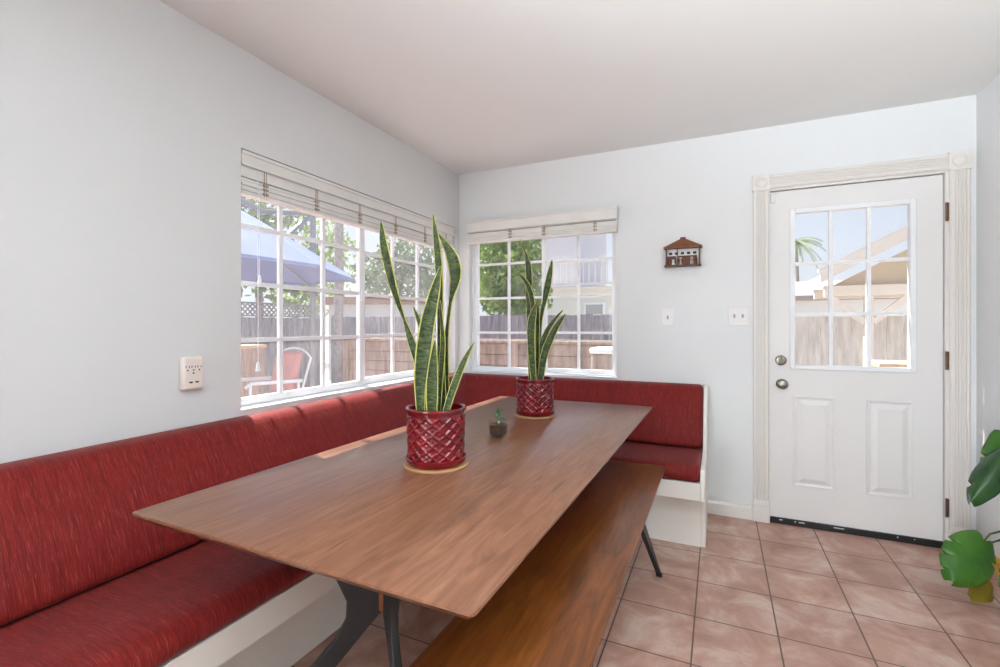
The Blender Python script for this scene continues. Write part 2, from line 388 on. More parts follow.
# ---- blinds (raised to the top)
def blind(name, label, along, p_room, a0, a1, zt, z_val, z_s0, z_s1, wall, clips, n=5):
    def bx(bm, s0, s1, q0, q1, p0, p1):        # p measured from the wall face into the room
        if along == 'y': box(bm, wall+p0, wall+p1, s0, s1, q0, q1)
        else: box(bm, s0, s1, wall-p1, wall-p0, q0, q1)
    loc = (wall, a0, z_s0) if along == 'y' else (a0, wall, z_s0)
    t = thing(name, label, 'blind', loc)
    v = nb(); bx(v, a0, a1, z_val, zt, p_room-0.010, p_room); bx(v, a0, a1, zt-0.016, zt, p_room, p_room+0.006); bx(v, a0, a1, z_val, z_val+0.014, p_room, p_room+0.004)
    obj('valance', v, M['blind'], t, bevel=0.002)
    h = nb(); bx(h, a0+0.006, a1-0.006, z_s1+0.006, zt-0.004, p_room-0.058, p_room-0.0135); obj('headrail', h, M['blind'], t)
    s = nb(); gap = (z_s1-z_s0-0.018)/n
    for i in range(n):
        z = z_s0 + 0.018 + gap*i; j = random.choice((-0.003, 0.0, 0.003, 0.005))
        bx(s, a0+0.004, a1-0.004, z+0.0004, z+gap*0.90, p_room-0.054+j, p_room-0.008+j)
    obj('slat_stack', s, M['blind'], t)
    r = nb(); bx(r, a0+0.003, a1-0.003, z_s0, z_s0+0.016, p_room-0.056, p_room-0.004); obj('bottom_rail', r, M['blind'], t, bevel=0.003)
    for c in clips:
        k = nb()
        bx(k, c-0.002, c+0.002, z_s0+0.01, z_val+0.02, p_room-0.0052, p_room-0.0035)
        bx(k, c+0.010, c+0.0125, z_s0+0.01, z_val+0.02, p_room-0.0052, p_room-0.0035)
        for zz in (0.3, 0.6, 0.85):
            q = z_s0 + (z_s1-z_s0)*zz; bx(k, c-0.008, c+0.018, q-0.004, q+0.004, p_room-0.006, p_room+0.001+0.003*random.random())
        obj('ladder_cord', k, M['clip'], t)
    return t
bl = blind('window_blind', 'long raised off-white slatted blind across the top of the wide left window', 'y', -0.004, WL[0]+0.006, WL[1]-0.006, 1.990, 1.925, 1.798, 1.872, XL, (1.53, 1.84, 2.17, 2.51, 2.85, 3.14))
cp = nb(); tube(cp, [(XL-0.012, 1.500, 1.93), (XL-0.006, 1.500, 1.80), (XL-0.004, 1.500, 1.43)], 0.0015, 6)
tube(cp, [(XL-0.012, 1.492, 1.93), (XL-0.004, 1.492, 1.80), (XL-0.002, 1.492, 1.03)], 0.0015, 6)
pc = obj('pull_cord', cp, M['white'], bl)
for yy, zz in ((1.500, 1.395), (1.492, 0.998)):
    tb = nb(); lathe(tb, [(0.003, 0.046), (0.006, 0.040), (0.010, 0.012), (0.011, 0.004), (0.007, 0)], (XL-0.003, yy, zz), 14); obj('tassel', tb, M['white'], pc, smooth=True)
blind('window_blind', 'short raised off-white slatted blind above the narrow back window', 'x', 0.062, -1.806, -0.634, 2.029, 1.946, 1.857, 1.936, YB, (-1.44, -1.17, -0.79))

# ---- door
def hole_slab(bm, x0, x1, z0, z1, hx0, hx1, hz0, hz1, y0, y1):
    box(bm, x0, hx0, y0, y1, z0, z1); box(bm, hx1, x1, y0, y1, z0, z1)
    box(bm, hx0, hx1, y0, y1, z0, hz0); box(bm, hx0, hx1, y0, y1, hz1, z1)
DY0, DY1 = YB+0.012, YB+0.055
dt = thing('door_1', 'white half-glazed exterior door with nine panes in the back wall', 'door', (0.287, YB, 0)); struct(dt)
b = nb(); hole_slab(b, 0.287, 1.108, 0.028, 2.031, 0.418, 0.968, 0.972, 1.890, DY0, DY1)
obj('door_slab', b, M['door'], dt)
for (px0, px1) in ((0.408, 0.623), (0.768, 0.983)):
    pz0, pz1 = 0.238, 0.786; b = nb()
    rr = lambda i, y: [(px0+i, y, pz0+i), (px1-i, y, pz0+i), (px1-i, y, pz1-i), (px0+i, y, pz1-i)]
    # moulded ring, a sunk channel, then a raised field with sloping edges
    loft(b, [rr(0, DY0+0.001), rr(0.003, DY0-0.007), rr(0.010, DY0-0.007), rr(0.018, DY0-0.0005), rr(0.026, DY0-0.0005), rr(0.052, DY0-0.012)])
    obj('door_panel', b, M['door'], dt)
g = nb(); hole_slab(g, 0.392, 0.994, 0.946, 1.916, 0.420, 0.966, 0.974, 1.888, DY0-0.010, DY0+0.020)
gf = obj('glazing_frame', g, M['white'], dt, bevel=0.004)
g = nb()
for i in (1, 2):
    c = 0.420+0.546*i/3; box(g, c-0.010, c+0.010, DY0+0.004, DY0+0.030, 0.974, 1.888)
    c = 0.974+0.914*i/3; box(g, 0.420, 0.966, DY0+0.0055, DY0+0.0285, c-0.010, c+0.010)
obj('glazing_bars', g, M['white'], gf)
obj('glass', box(nb(), 0.420, 0.966, DY0+0.015, DY0+0.019, 0.974, 1.888), M['pane_door'], gf)
kb = nb(); disc_y(kb, [(0.031, 0.0), (0.031, -0.005), (0.026, -0.010), (0.013, -0.013), (0.012, -0.030), (0.022, -0.038), (0.028, -0.050), (0.026, -0.060), (0.015, -0.065), (0.003, -0.066)], (0.350, DY0, 0.853))
obj('door_knob', kb, M['nickel'], dt, smooth=True, label='round satin nickel knob')
kb = nb(); disc_y(kb, [(0.031, 0.0), (0.031, -0.008), (0.027, -0.016), (0.014, -0.018), (0.003, -0.018)], (0.346, DY0, 0.997)); box(kb, 0.341, 0.351, DY0-0.034, DY0-0.017, 0.977, 1.017)
obj('deadbolt', kb, M['nickel'], dt, bevel=0.002, label='satin nickel deadbolt with thumb turn')
for z in (1.823, 1.020, 0.226):
    h = nb(); tube(h, [(1.1165, YB-0.010, z-0.050), (1.1165, YB-0.010, z+0.050)], 0.006, 10); box(h, 1.1165, 1.131, YB-0.0095, YB-0.0055, z-0.048, z+0.048)
    obj('hinge', h, M['bronze'], dt, smooth=True)
sw = nb(); box(sw, 0.289, 1.106, YB-0.004, YB+0.011, 0.012, 0.036); ds = obj('door_sweep', sw, M['rubber'], dt, bevel=0.002)
sc_ = nb()
for sx, wd in ((0.335, 0.018), (0.415, 0.008), (0.437, 0.030), (0.612, 0.050), (0.905, 0.007), (0.98, 0.005)):
    box(sc_, sx, sx+wd, YB-0.0055, YB-0.0035, 0.020+0.004*random.random(), 0.029)
obj('scuff_mark', sc_, M['scuff'], ds)
obj('contact_sensor', box(nb(), 0.291, 0.318, DY0-0.010, DY0, 1.962, 2.022), M['plate'], dt, bevel=0.003)
struct(obj('trim_2', box(nb(), 0.283, 1.112, YB+0.0, YB+T, 0.0, 0.011), M['rubber']), 'black threshold under the door', 'threshold')
# door casing: fluted legs, head, rosettes, plinths
cs = thing('trim_1', 'white fluted casing with corner rosettes around the door', 'trim', (0.283, YB, 0)); struct(cs)
def fluted(w_, n=5, th=0.020):
    pts = [(0, 0), (0, th*0.7), (0.006, th)]
    m0 = 0.016; span = w_-2*m0; fw = span/n
    for i in range(n):
        c0 = m0+fw*i; pts += [(c0+fw*0.12, th), (c0+fw*0.3, th-0.0055), (c0+fw*0.7, th-0.0055), (c0+fw*0.88, th)]
    return pts + [(w_-0.006, th), (w_, th*0.7), (w_, 0)]
for x0, x1 in ((0.195, 0.280), (1.127, 1.212)):
    P = fluted(x1-x0)
    obj('side_casing', prism(nb(), P, lambda a, t, z=0.135: (x0+a, YB-t, z), lambda a, t, z=2.042: (x0+a, YB-t, z)), M['trim'], cs)
    q = nb(); box(q, x0-0.003, x1+0.003, YB-0.026, YB, 0, 0.100); box(q, x0-0.003, x1+0.003, YB-0.023, YB, 0.104, 0.118); box(q, x0-0.001, x1+0.001, YB-0.021, YB, 0.100, 0.135)
    obj('plinth_block', q, M['trim'], cs, bevel=0.002)
    q = nb(); box(q, x0-0.005, x1+0.005, YB-0.026, YB, 2.042, 2.140)
    cx = (x0+x1)/2
    disc_y(q, [(0.037, -0.024), (0.037, -0.029), (0.033, -0.031), (0.029, -0.027), (0.026, -0.027), (0.022, -0.031), (0.010, -0.033), (0.002, -0.033)], (cx, YB, 2.091))
    obj('rosette', q, M['trim'], cs, bevel=0.0015)
P = fluted(0.082)
obj('head_casing', prism(nb(), P, lambda a, t: (0.285, YB-t, 2.050+a), lambda a, t: (1.122, YB-t, 2.050+a)), M['trim'], cs)
q = nb(); box(q, 1.1125, 1.127, YB-0.005, YB+0.002, 0, 2.050); box(q, 0.2795, 0.286, YB-0.004, YB+0.002, 0, 2.050); box(q, 0.286, 1.1125, YB-0.004, YB+0.002, 2.036, 2.050)
obj('door_jamb', q, M['trim'], cs)

# ------------------------------------------------------------------ built-in corner bench and its cushions
def run_left(pts, y0, mitre=True, sag=0.0):
    return prism(nb(), pts, lambda d, z: (XL+d, y0, z-(sag if d < 0.5 and z > 0.45 else 0)), (lambda d, z: (XL+d, YB-d, z)) if mitre else (lambda d, z: (XL+d, YB, z)))
def run_back(pts, x1, rounded=False):
    if not rounded: return prism(nb(), pts, lambda d, z: (XL+d, YB-d, z), lambda d, z: (x1, YB-d, z))
    cd = sum(p[0] for p in pts)/len(pts); cz = (min(p[1] for p in pts)+max(p[1] for p in pts))/2; rings = [[(XL+d, YB-d, z) for d, z in pts]]
    for k in range(7):           # the stuffed end rounds off
        a = k/6*math.pi/2; ins = 0.030*(1-math.cos(a)); x = x1-0.030+0.030*math.sin(a); rg = []
        for d, z in pts:
            L = math.hypot(d-cd, z-cz); f = max(0, 1-ins/max(L, 0.001)); rg.append((x, YB-(cd+(d-cd)*f), cz+(z-cz)*f))
        rings.append(rg)
    return loft(nb(), rings)
ban = thing('corner_bench', 'cream painted L-shaped built-in bench base under the red cushions', 'bench', (XL+0.001, -0.6, 0))
box_p = [(0.002,0),(0.538,0),(0.538,0.312),(0.002,0.312)]
b = run_left(box_p, -0.6); run = run_back(box_p, -0.086)
obj('plinth', b, M['base_white'], ban); obj('plinth', run, M['base_white'], ban)
ap = [(0.002,0.312),(0.722,0.312),(0.722,0.402),(0.002,0.402)]
obj('seat_ledge', run_left(ap, -0.6), M['base_white'], ban, bevel=0.002); obj('seat_ledge', run_back(ap, -0.086), M['base_white'], ban, bevel=0.002)
ep = [(0.002,0),(0.534,0),(0.534,0.312),(0.726,0.312),(0.726,0.412),(0.700,0.466),(0.300,0.470),(0.108,0.812),(0.085,0.828),(0.002,0.828)]
obj('end_panel', prism(nb(), ep, lambda d, z: (-0.0855, YB-d, z), lambda d, z: (-0.064, YB-d, z)), M['base_white'], ban, bevel=0.003)

def seat_prof():
    return [(0.05,0.404),(0.690,0.404),(0.722,0.408),(0.738,0.424),(0.742,0.444),(0.735,0.466),(0.716,0.481),(0.690,0.489),(0.60,0.491),(0.45,0.484),(0.32,0.474),(0.05,0.470)]
def back_prof():
    return [(0.004,0.480),(0.270,0.478),(0.292,0.480),(0.302,0.490),(0.303,0.506),(0.280,0.570),(0.236,0.660),(0.186,0.740),(0.142,0.802),(0.126,0.819),(0.106,0.830),(0.075,0.835),(0.040,0.833),(0.004,0.824)]
def cushion(name, bm, mat, label, cat, group):
    bmesh.ops.recalc_face_normals(bm, faces=bm.faces[:])
    c = sum((v.co for v in bm.verts), Vector())/len(bm.verts); z = min(v.co.z for v in bm.verts)
    # no parent: keep the origin at the room origin so the weave runs on
    o = obj(name, bm, mat, smooth=True)
    return tag(o, label, cat)
cushion('seat_cushion', run_left(seat_prof(), -0.6, sag=0.032), M['fab_left'], 'long red seat cushion on the bench along the left wall', 'cushion', None)
cushion('seat_cushion', run_back(seat_prof(), -0.088, True), M['fab_back'], 'short red seat cushion on the bench end below the back wall', 'cushion', None)
cushion('back_cushion', run_left(back_prof(), -0.6, sag=0.032), M['fab_left'], 'long red back cushion leaning on the left wall under the wide window', 'cushion', None)
cushion('back_cushion', run_back(back_prof(), -0.088, True), M['fab_back'], 'red back cushion leaning on the back wall under the narrow window', 'cushion', None)

# ------------------------------------------------------------------ dining table
TX0, TX1, TY0, TY1, TZ = -1.302, -0.345, 0.664, 2.788, 0.75
tbl = thing('dining_table', 'long oak dining table with black crossed steel legs in front of the red corner bench', 'table', ((TX0+TX1)/2, (TY0+TY1)/2, 0))
def rrect(x0, x1, y0, y1, r, n=5):
    pts = []
    for cx, cy, a0 in ((x1-r, y0+r, -90), (x1-r, y1-r, 0), (x0+r, y1-r, 90), (x0+r, y0+r, 180)):
        for k in range(n+1):
            a = R(a0+90*k/n); pts.append((cx+r*math.cos(a), cy+r*math.sin(a)))
    return pts
def slab(x0, x1, y0, y1, zt, th, und, r):
    rings = []
    for ins, z in ((und, zt-th), (0.0, zt-0.007), (0.0, zt-0.0015), (0.0015, zt)):
        rings.append([(px, py, z) for px, py in rrect(x0+ins, x1-ins, y0+ins, y1-ins, max(r-ins*0.3, 0.004))])
    return loft(nb(), rings)
obj('tabletop', slab(TX0, TX1, TY0, TY1, TZ, 0.028, 0.022, 0.010), M['table_wood'], tbl, smooth=True)
cxT = (TX0+TX1)/2
def blade(hub, dirv, th=0.022):
    d = Vector((dirv[0], dirv[1], 0)).normalized(); s = Vector((-d.y, d.x, 0))*th/2
    prof = [(0.012,0.500),(0.150,0.716),(0.330,0.716),(0.330,0.700),(0.205,0.612),(0.128,0.530),(0.102,0.470),(0.104,0.420),(0.130,0.372),(0.462,0.012),(0.462,0),(0.385,0),(0.384,0.012),(0.062,0.375),(0.012,0.430)]
    f = lambda sg: (lambda r, z: Vector((hub[0], hub[1], 0)) + d*r + Vector((0,0,z)) + s*sg)
    return prism(nb(), prof, f(-1), f(1))
for hy, sg in ((1.04, -1), (2.40, 1)):
    for sx in (-1, 1):
        obj('leg', blade((cxT, hy), (0.36*sx, 0.29*sg)), M['black_metal'], tbl, bevel=0.003)
    obj('mounting_plate', box(nb(), cxT-0.30, cxT+0.30, hy-0.045 if sg < 0 else hy-0.045, hy+0.045, 0.7165, 0.7215), M['black_metal'], tbl)
obj('stretcher', box(nb(), cxT-0.022, cxT+0.022, 1.02, 2.42, 0.432, 0.500), M['bench_wood'], tbl, bevel=0.004)

tbl.rotation_euler.z = R(-0.4)

# ------------------------------------------------------------------ wooden bench
BX0, BX1, BY0, BY1, BZ = -0.600, -0.248, 0.62, 2.578, 0.48
bn = thing('wooden_bench', 'backless honey brown wooden bench along the open side of the table', 'bench', ((BX0+BX1)/2, (BY0+BY1)/2, 0))
obj('seat', slab(BX0, BX1, BY0, BY1, BZ, 0.030, 0.010, 0.008), M['bench_wood'], bn, smooth=True)
for sy in (-1, 1):
    ym = 1.65
    for sx in (-1, 1):
        xm = (BX0+BX1)/2
        top = Vector((xm+sx*0.105, ym+sy*0.39, 0.442)); foot = Vector((xm+sx*0.165, ym+sy*0.74, 0.0))
        d = (foot-top); n_ = Vector((1, 0, 0)); rings = []
        for k, (wy, wx) in ((0.0, (0.085, 0.010)), (0.5, (0.050, 0.010)), (0.955, (0.026, 0.010)), (0.96, (0.030, 0.013)), (1.0, (0.030, 0.013))):
            p = top + d*k
            rings.append([p+Vector((-wx, -wy/2, 0)), p+Vector((wx, -wy/2, 0)), p+Vector((wx, wy/2, 0)), p+Vector((-wx, wy/2, 0))])
        obj('leg', loft(nb(), rings), M['black_metal'], bn, bevel=0.002)
    obj('leg_plate', box(nb(), xm-0.14, xm+0.14, ym+sy*0.39-0.05, ym+sy*0.39+0.05, 0.4425, 0.4495), M['black_metal'], bn)

# ------------------------------------------------------------------ things on the table
def blade_leaf(parent, ctrl, widths, twist, name='leaf', seed=0):
    """sword leaf through control points; ribbon with a shallow fold and real thickness"""
    ctrl = [Vector(p) for p in ctrl]; N = 26
    def cr(i, t):
        p0 = ctrl[max(i-1, 0)]; p1 = ctrl[i]; p2 = ctrl[i+1]; p3 = ctrl[min(i+2, len(ctrl)-1)]
        return 0.5*((2*p1)+(p2-p0)*t+(2*p0-5*p1+4*p2-p3)*t*t+(3*p1-p0-3*p2+p3)*t**3)
    def lin(arr, s):
        x = s*(len(arr)-1); i = min(int(x), len(arr)-2); return arr[i]+(arr[i+1]-arr[i])*(x-i)
    pts = []
    for k in range(N+1):
        x = k/N*(len(ctrl)-1); i = min(int(x), len(ctrl)-2); pts.append(cr(i, x-i))
    bm = nb(); uvl = bm.loops.layers.uv.new('UVMap'); rows = []
    for k, p in enumerate(pts):
        t = (pts[min(k+1, N)]-pts[max(k-1, 0)]).normalized()
        s = k/N; a = lin(twist, s)
        view = Vector((p.x, p.y, 0)).normalized()
        side = t.cross(view).normalized(); nrm = side.cross(t).normalized()
        sd_ = side*math.cos(a)+nrm*math.sin(a); nn = nrm*math.cos(a)-side*math.sin(a)
        wd = max(lin(widths, s), 0.0008)
        row = []
        for j in range(7):
            q = (j-3)/3.0; row.append(p + sd_*(wd/2*q) - nn*(wd*0.16*(q*q)))
        rows.append([bm.verts.new(c) for c in row])
    for k in range(N):
        for j in range(6):
            fc = bm.faces.new((rows[k][j], rows[k][j+1], rows[k+1][j+1], rows[k+1][j]))
            for lp, (jj, kk) in zip(fc.loops, ((j,k),(j+1,k),(j+1,k+1),(j,k+1))): lp[uvl].uv = (jj/6, kk/N)
    o = obj(name, bm, M['snake'], parent, smooth=True)
    m = o.modifiers.new('thickness', 'SOLIDIFY'); m.thickness = 0.0028; m.offset = 0
    return o
def pot_mesh(c):
    bm = nb(); n = 168; zs = [i/60 for i in range(61)]; rings = []
    Rb, Ht = 0.088, 0.158; z0 = 0.012
    for s in zs:
        r0 = Rb + 0.004*s; ring = []
        for k in range(n):
            u = 14*k/n; h = 0
            if 0.04 < s < 0.93:
                vv = (s-0.04)/0.89*4
                e = 0
                for q in (u+vv, u-vv):
                    dd = abs((q % 1.0)-0.5)*2; e = max(e, max(0, (dd-0.62)/0.38))
                cell = min(abs(((u+vv) % 1.0)-0.5), 0.5)+min(abs(((u-vv) % 1.0)-0.5), 0.5)
                h = 0.0050*math.sin(min(1, e)*math.pi/2) + 0.0022*max(0, 1-cell*2.6)
            a = 2*math.pi*k/n; ring.append((c[0]+(r0+h)*math.cos(a), c[1]+(r0+h)*math.sin(a), c[2]+z0+s*Ht))
        rings.append(ring)
    pre = [(0.0, 0.012), (0.070, 0.012), (0.080, 0.012)]
    post = [(0.094, 0.171), (0.0985, 0.173), (0.100, 0.178), (0.0985, 0.183), (0.094, 0.184), (0.088, 0.180), (0.086, 0.150), (0.080, 0.100), (0.001, 0.100)]
    circ = lambda r, z: [(c[0]+max(r, .001)*math.cos(2*math.pi*k/n), c[1]+max(r, .001)*math.sin(2*math.pi*k/n), c[2]+z) for k in range(n)]
    return loft(bm, [circ(*p) for p in pre]+rings+[circ(*p) for p in post])
def snake_plant(c, label, leaves):
    t = thing('potted_snake_plant', label, 'potted plant', c, None)
    pt = obj('pot', pot_mesh(c), M['glaze'], t, smooth=True)
    for p in pt.data.polygons: p.use_smooth = True
    s = nb(); lathe(s, [(0.001,0),(0.088,0),(0.094,0.004),(0.099,0.016),(0.100,0.022),(0.096,0.024),(0.092,0.018),(0.086,0.0115),(0.001,0.0115)], c, 64); obj('saucer', s, M['glaze'], pt, smooth=True)
    s = nb(); lathe(s, [(0.001,0.150),(0.082,0.150),(0.0855,0.156),(0.070,0.161),(0.04,0.163),(0.001,0.164)], c, 40); obj('soil', s, M['soil'], t, smooth=True)
    dep0 = Vector((c[0], c[1], 0)).dot(F)
    for (pix, dd, wid, tw) in leaves:
        px = dep0/FPX
        ctrl = []
        for i, (u, v) in enumerate(pix):
            s_ = i/(len(pix)-1)
            ctrl.append(at(u, v, dep0 + dd[0]+(dd[1]-dd[0])*s_))
        ctrl[0].z = min(ctrl[0].z, c[2]+0.152)
        blade_leaf(t, ctrl, [x*px*0.9 for x in wid], tw)
    return t
def coaster(c, label):
    b = nb(); lathe(b, [(0.001,0),(0.104,0),(0.106,0.002),(0.106,0.006),(0.104,0.008),(0.001,0.008)], c, 48)
    return tag(obj('coaster', b, M['cork'], smooth=True, origin=c), label, 'coaster')
P1 = (-0.846, 1.322, TZ+0.0003); P2 = (-0.852, 2.262, TZ+0.0003)
coaster(P1, 'round wooden coaster under the nearer red pot, in front of the wide window'); coaster(P2, 'round wooden coaster under the farther red pot by the narrow back window')
z_ = [0,0]
snake_plant((P1[0], P1[1], P1[2]+0.0083), 'tall snake plant in the nearer red diamond-patterned pot, in front of the wide window', [
  ([(427,409),(420,368),(412.5,344),(404,318),(394.5,287),(384.5,247),(381,221)], (-0.01,0.02), [9,10,11,10,8,4,9,12,11,7,1], [0,0,0.2,0.7,0.9,0.4,0.3]),
  ([(443,408),(441.5,370),(441,330),(440,280),(437,245),(433,214)], (0.02,0.03), [8,9,9,8,10,7,1], [0,0.3,0.6,0.5,0.3,0.2]),
  ([(446,405),(446,375),(446.5,342),(451,303),(456.5,276),(451,254),(438.5,234)], (0.03,0.0), [9,9,9,8,5,5,12,16,15,8,1], [0.2,0.5,0.7,0.8,0.5,0.2,0.1]),
  ([(421,411),(420,390),(422,364),(427,328),(434,295),(441,266)], (-0.045,-0.03), [8,11,15,17,16,11,1], [0,0,0,0.1,0.1,0.1]),
  ([(430,408),(429,380),(427,350),(421,326),(413.5,307)], (0.035,0.04), [8,9,9,8,6,1], [0,0.3,0.3,0.2,0.2]),
  ([(432,413),(432,392),(433,368),(435,340)], (-0.05,-0.055), [10,13,13,9,1], [0,0.1,0.1,0.1]),
  ([(438,409),(440,385),(442,362),(443,338),(440,300)], (-0.01,-0.005), [6,7,7,6,1], [0.4,0.4,0.4,0.4]),
  ([(444,412),(451,396),(459,374),(467,356),(474,343)], (-0.05,-0.03), [7,8,9,8,5,1], [0.2,0.3,0.4,0.5,0.5]),
])
snake_plant((P2[0], P2[1], P2[2]+0.0083), 'snake plant in the farther red diamond-patterned pot, in front of the narrow window', [
  ([(531,379),(530,340),(529,300),(529,272),(526,255),(520,239)], (0.02,0.03), [5,6,6,8,7,2,0.4], [0.2,0.3,0.3,0.2,0.1,0]),
  ([(533,379),(533.5,340),(533,305),(529,288),(523,278),(517.5,274)], (0.0,-0.02), [5,6,6,6,5,3,0.5], [0.3,0.4,0.4,0.2,0.1,0]),
  ([(537,379),(539,345),(542,315),(546,296),(549,279),(552,260)], (0.03,0.02), [5,5,4,5,8.5,7,1], [0.5,0.6,0.6,0.3,0.1,0]),
  ([(534,381),(531.5,352),(531,328),(533,315),(537,302)], (-0.05,-0.04), [6,8,9.5,8,1], [0,0,0,0.1,0.1]),
  ([(537,380),(537,350),(537.5,325),(538,300)], (0.0,0.0), [5,6,6,5,1], [0.3,0.3,0.3,0.3]),
  ([(540,381),(544,357),(551,338),(558,325),(565.5,314)], (-0.04,-0.02), [6,8,9,8,6,1], [0.2,0.2,0.3,0.4,0.4]),
  ([(538,380),(541,352),(546,334),(553,322),(563,310)], (0.0,0.02), [5,6,7,6,4,1], [0.3,0.3,0.4,0.4,0.4]),
])
# small glass with a succulent
gc = (-0.832, 1.775, TZ+0.0003)
gt = thing('succulent_in_glass', 'tiny succulent in a small clear glass between the two red pots', 'potted plant', gc)
b = nb(); lathe(b, [(0.001,0),(0.035,0),(0.038,0.003),(0.0395,0.020),(0.041,0.062),(0.0405,0.064),(0.0385,0.062),(0.0370,0.020),(0.0340,0.008),(0.001,0.007)], gc, 40); obj('glass_cup', b, M['jar'], gt, smooth=True)
b = nb(); lathe(b, [(0.001,0.0085),(0.033,0.0090),(0.0362,0.020),(0.0372,0.046),(0.030,0.050),(0.001,0.052)], gc, 32); obj('soil', b, M['soil'], gt, smooth=True)
b = nb(); tube(b, [(gc[0], gc[1], gc[2]+0.048), (gc[0]+0.001, gc[1], gc[2]+0.070), (gc[0]-0.001, gc[1], gc[2]+0.092), (gc[0]+0.002, gc[1], gc[2]+0.108)], [0.0060, 0.0055, 0.0045, 0.0025], 8); obj('stem', b, M['succulent'], gt, smooth=True)
for k in range(11):
    zz = 0.066+0.0042*k; a = k*2.4; L = 0.025-0.0012*k
    b = nb(); d = Vector((math.cos(a), math.sin(a), 0.45)); o_ = Vector((gc[0], gc[1], gc[2]+zz))
    tube(b, [o_, o_+d*L*0.4, o_+d*L*0.8+Vector((0,0,0.002)), o_+d*L+Vector((0,0,0.004))], [0.003, 0.0060, 0.005, 0.0008], 7); obj('leaf', b, M['succulent'], gt, smooth=True)

# ------------------------------------------------------------------ things on the walls
oc = (XL, 1.187, 1.02)
ot = thing('outlet_adapter', 'white multi-outlet wall adapter with two charging ports on the left wall', 'outlet', (XL, 1.187, 0.953))
b = nb(); box(b, XL, XL+0.030, 1.139, 1.221, 0.955, 1.086); obj('body', b, M['plastic'], ot, bevel=0.010, seg=4)
xs0, xs1 = XL+0.0295, XL+0.0308
for k, yy in enumerate((1.157, 1.180, 1.203)):
    s = nb(); box(s, xs0, xs1, yy-0.0085, yy-0.0060, 1.042, 1.051); box(s, xs0, xs1, yy+0.0045, yy+0.0070, 1.042, 1.050); box(s, xs0, xs1, yy-0.0035, yy+0.0020, 1.030, 1.0355)
    if k == 1: box(s, xs0, xs1, yy-0.004, yy+0.002, 1.018, 1.024)
    obj('socket', s, M['dark'], ot, label='dark plug slots')
for yy in (1.169, 1.193):
    obj('charging_port', box(nb(), xs0, xs1, yy-0.0065, yy+0.0065, 0.982, 0.988), M['dark'], ot, label='dark charging port')
def plate(name, label, x0, x1, z0, z1, toggles):
    t = thing(name, label, 'light switch', ((x0+x1)/2, YB, z0))
    obj('cover_plate', box(nb(), x0, x1, YB-0.006, YB, z0, z1), M['plate'], t, bevel=0.003)
    zc = (z0+z1)/2
    for tx in toggles:
        b = nb(); box(b, tx-0.006, tx+0.006, YB-0.008, YB-0.005, zc-0.013, zc+0.013)
        loft(b, [[(tx-0.005, YB-0.006, zc-0.006), (tx+0.005, YB-0.006, zc-0.006), (tx+0.005, YB-0.006, zc+0.008), (tx-0.005, YB-0.006, zc+0.008)],
                 [(tx-0.004, YB-0.018, zc+0.004), (tx+0.004, YB-0.018, zc+0.004), (tx+0.004, YB-0.018, zc+0.012), (tx-0.004, YB-0.018, zc+0.012)]])
        obj('toggle', b, M['toggle'], t)
plate('light_switch', 'white single light switch below the hanging wooden house', -0.345, -0.271, 1.207, 1.322, [-0.308])
plate('light_switch', 'white double light switch beside the door casing', 0.055, 0.172, 1.211, 1.328, [0.090, 0.137])

# little wooden house on the back wall
hx0, hx1, hz0, hz1 = -0.318, -0.108, 1.606, 1.715; hd = 0.062
ht = thing('wooden_house_ornament', 'small carved brown wooden house ornament hanging on the back wall', 'wall ornament', ((hx0+hx1)/2, YB, hz0))
obj('back_panel', box(nb(), hx0+0.006, hx1-0.006, YB-0.006, YB-0.0005, hz0, hz1), M['plate'], ht, label='white back panel')
rf = nb(); xm = (hx0+hx1)/2; yv = YB
loft(rf, [[(hx0-0.012, YB-hd-0.008, hz1), (hx1+0.012, YB-hd-0.008, hz1), (hx1+0.012, YB-0.001, hz1), (hx0-0.012, YB-0.001, hz1)],
          [(hx0-0.012, YB-hd-0.008, hz1+0.008), (hx1+0.012, YB-hd-0.008, hz1+0.008), (hx1+0.012, YB-0.001, hz1+0.008), (hx0-0.012, YB-0.001, hz1+0.008)],
          [(xm-0.012, YB-0.024, hz1+0.066), (xm+0.012, YB-0.024, hz1+0.066), (xm+0.012, YB-0.001, hz1+0.066), (xm-0.012, YB-0.001, hz1+0.066)]])
ro = obj('roof', rf, M['brown_wood'], ht, label='brown shingled roof')
b = nb(); box(b, xm-0.016, xm+0.016, YB-0.028, YB-0.001, hz1+0.064, hz1+0.074); obj('ridge_cap', b, M['dark_brown'], ro)
obj('base_board', box(nb(), hx0-0.006, hx1+0.006, YB-hd, YB-0.001, hz0-0.010, hz0), M['dark_brown'], ht)
for px in (hx0+0.002, hx0+0.070, hx1-0.008):
    obj('post', box(nb(), px, px+0.006, YB-hd+0.002, YB-hd+0.008, hz0, hz1), M['dark_brown'], ht)
for px in (hx0, hx1-0.004):
    obj('side_wall', box(nb(), px, px+0.004, YB-hd+0.010, YB-0.006, hz0, hz1), M['brown_wood'], ht)
for k in range(5):
    cx = hx0+0.028+k*0.037; obj('window', box(nb(), cx-0.010, cx+0.010, YB-0.0075, YB-0.0055, hz1-0.036, hz1-0.020), M['dark'], ht, label='tiny dark window')
b = nb(); box(b, hx0+0.074, hx1-0.010, YB-hd+0.003, YB-hd+0.006, hz0+0.036, hz0+0.040)
for k in range(12):
    px = hx0+0.076+k*0.0105; box(b, px, px+0.003, YB-hd+0.002, YB-hd+0.006, hz0, hz0+0.037)
obj('railing', b, M['brown_wood'], ht)
for ca, cb in ((hx0+0.076, hx1-0.020), (hx0+0.008, hx0+0.062)): obj('cabinet', box(nb(), ca, cb, YB-0.028, YB-0.008, hz0, hz0+0.062), M['dark_brown'], ht, bevel=0.002)
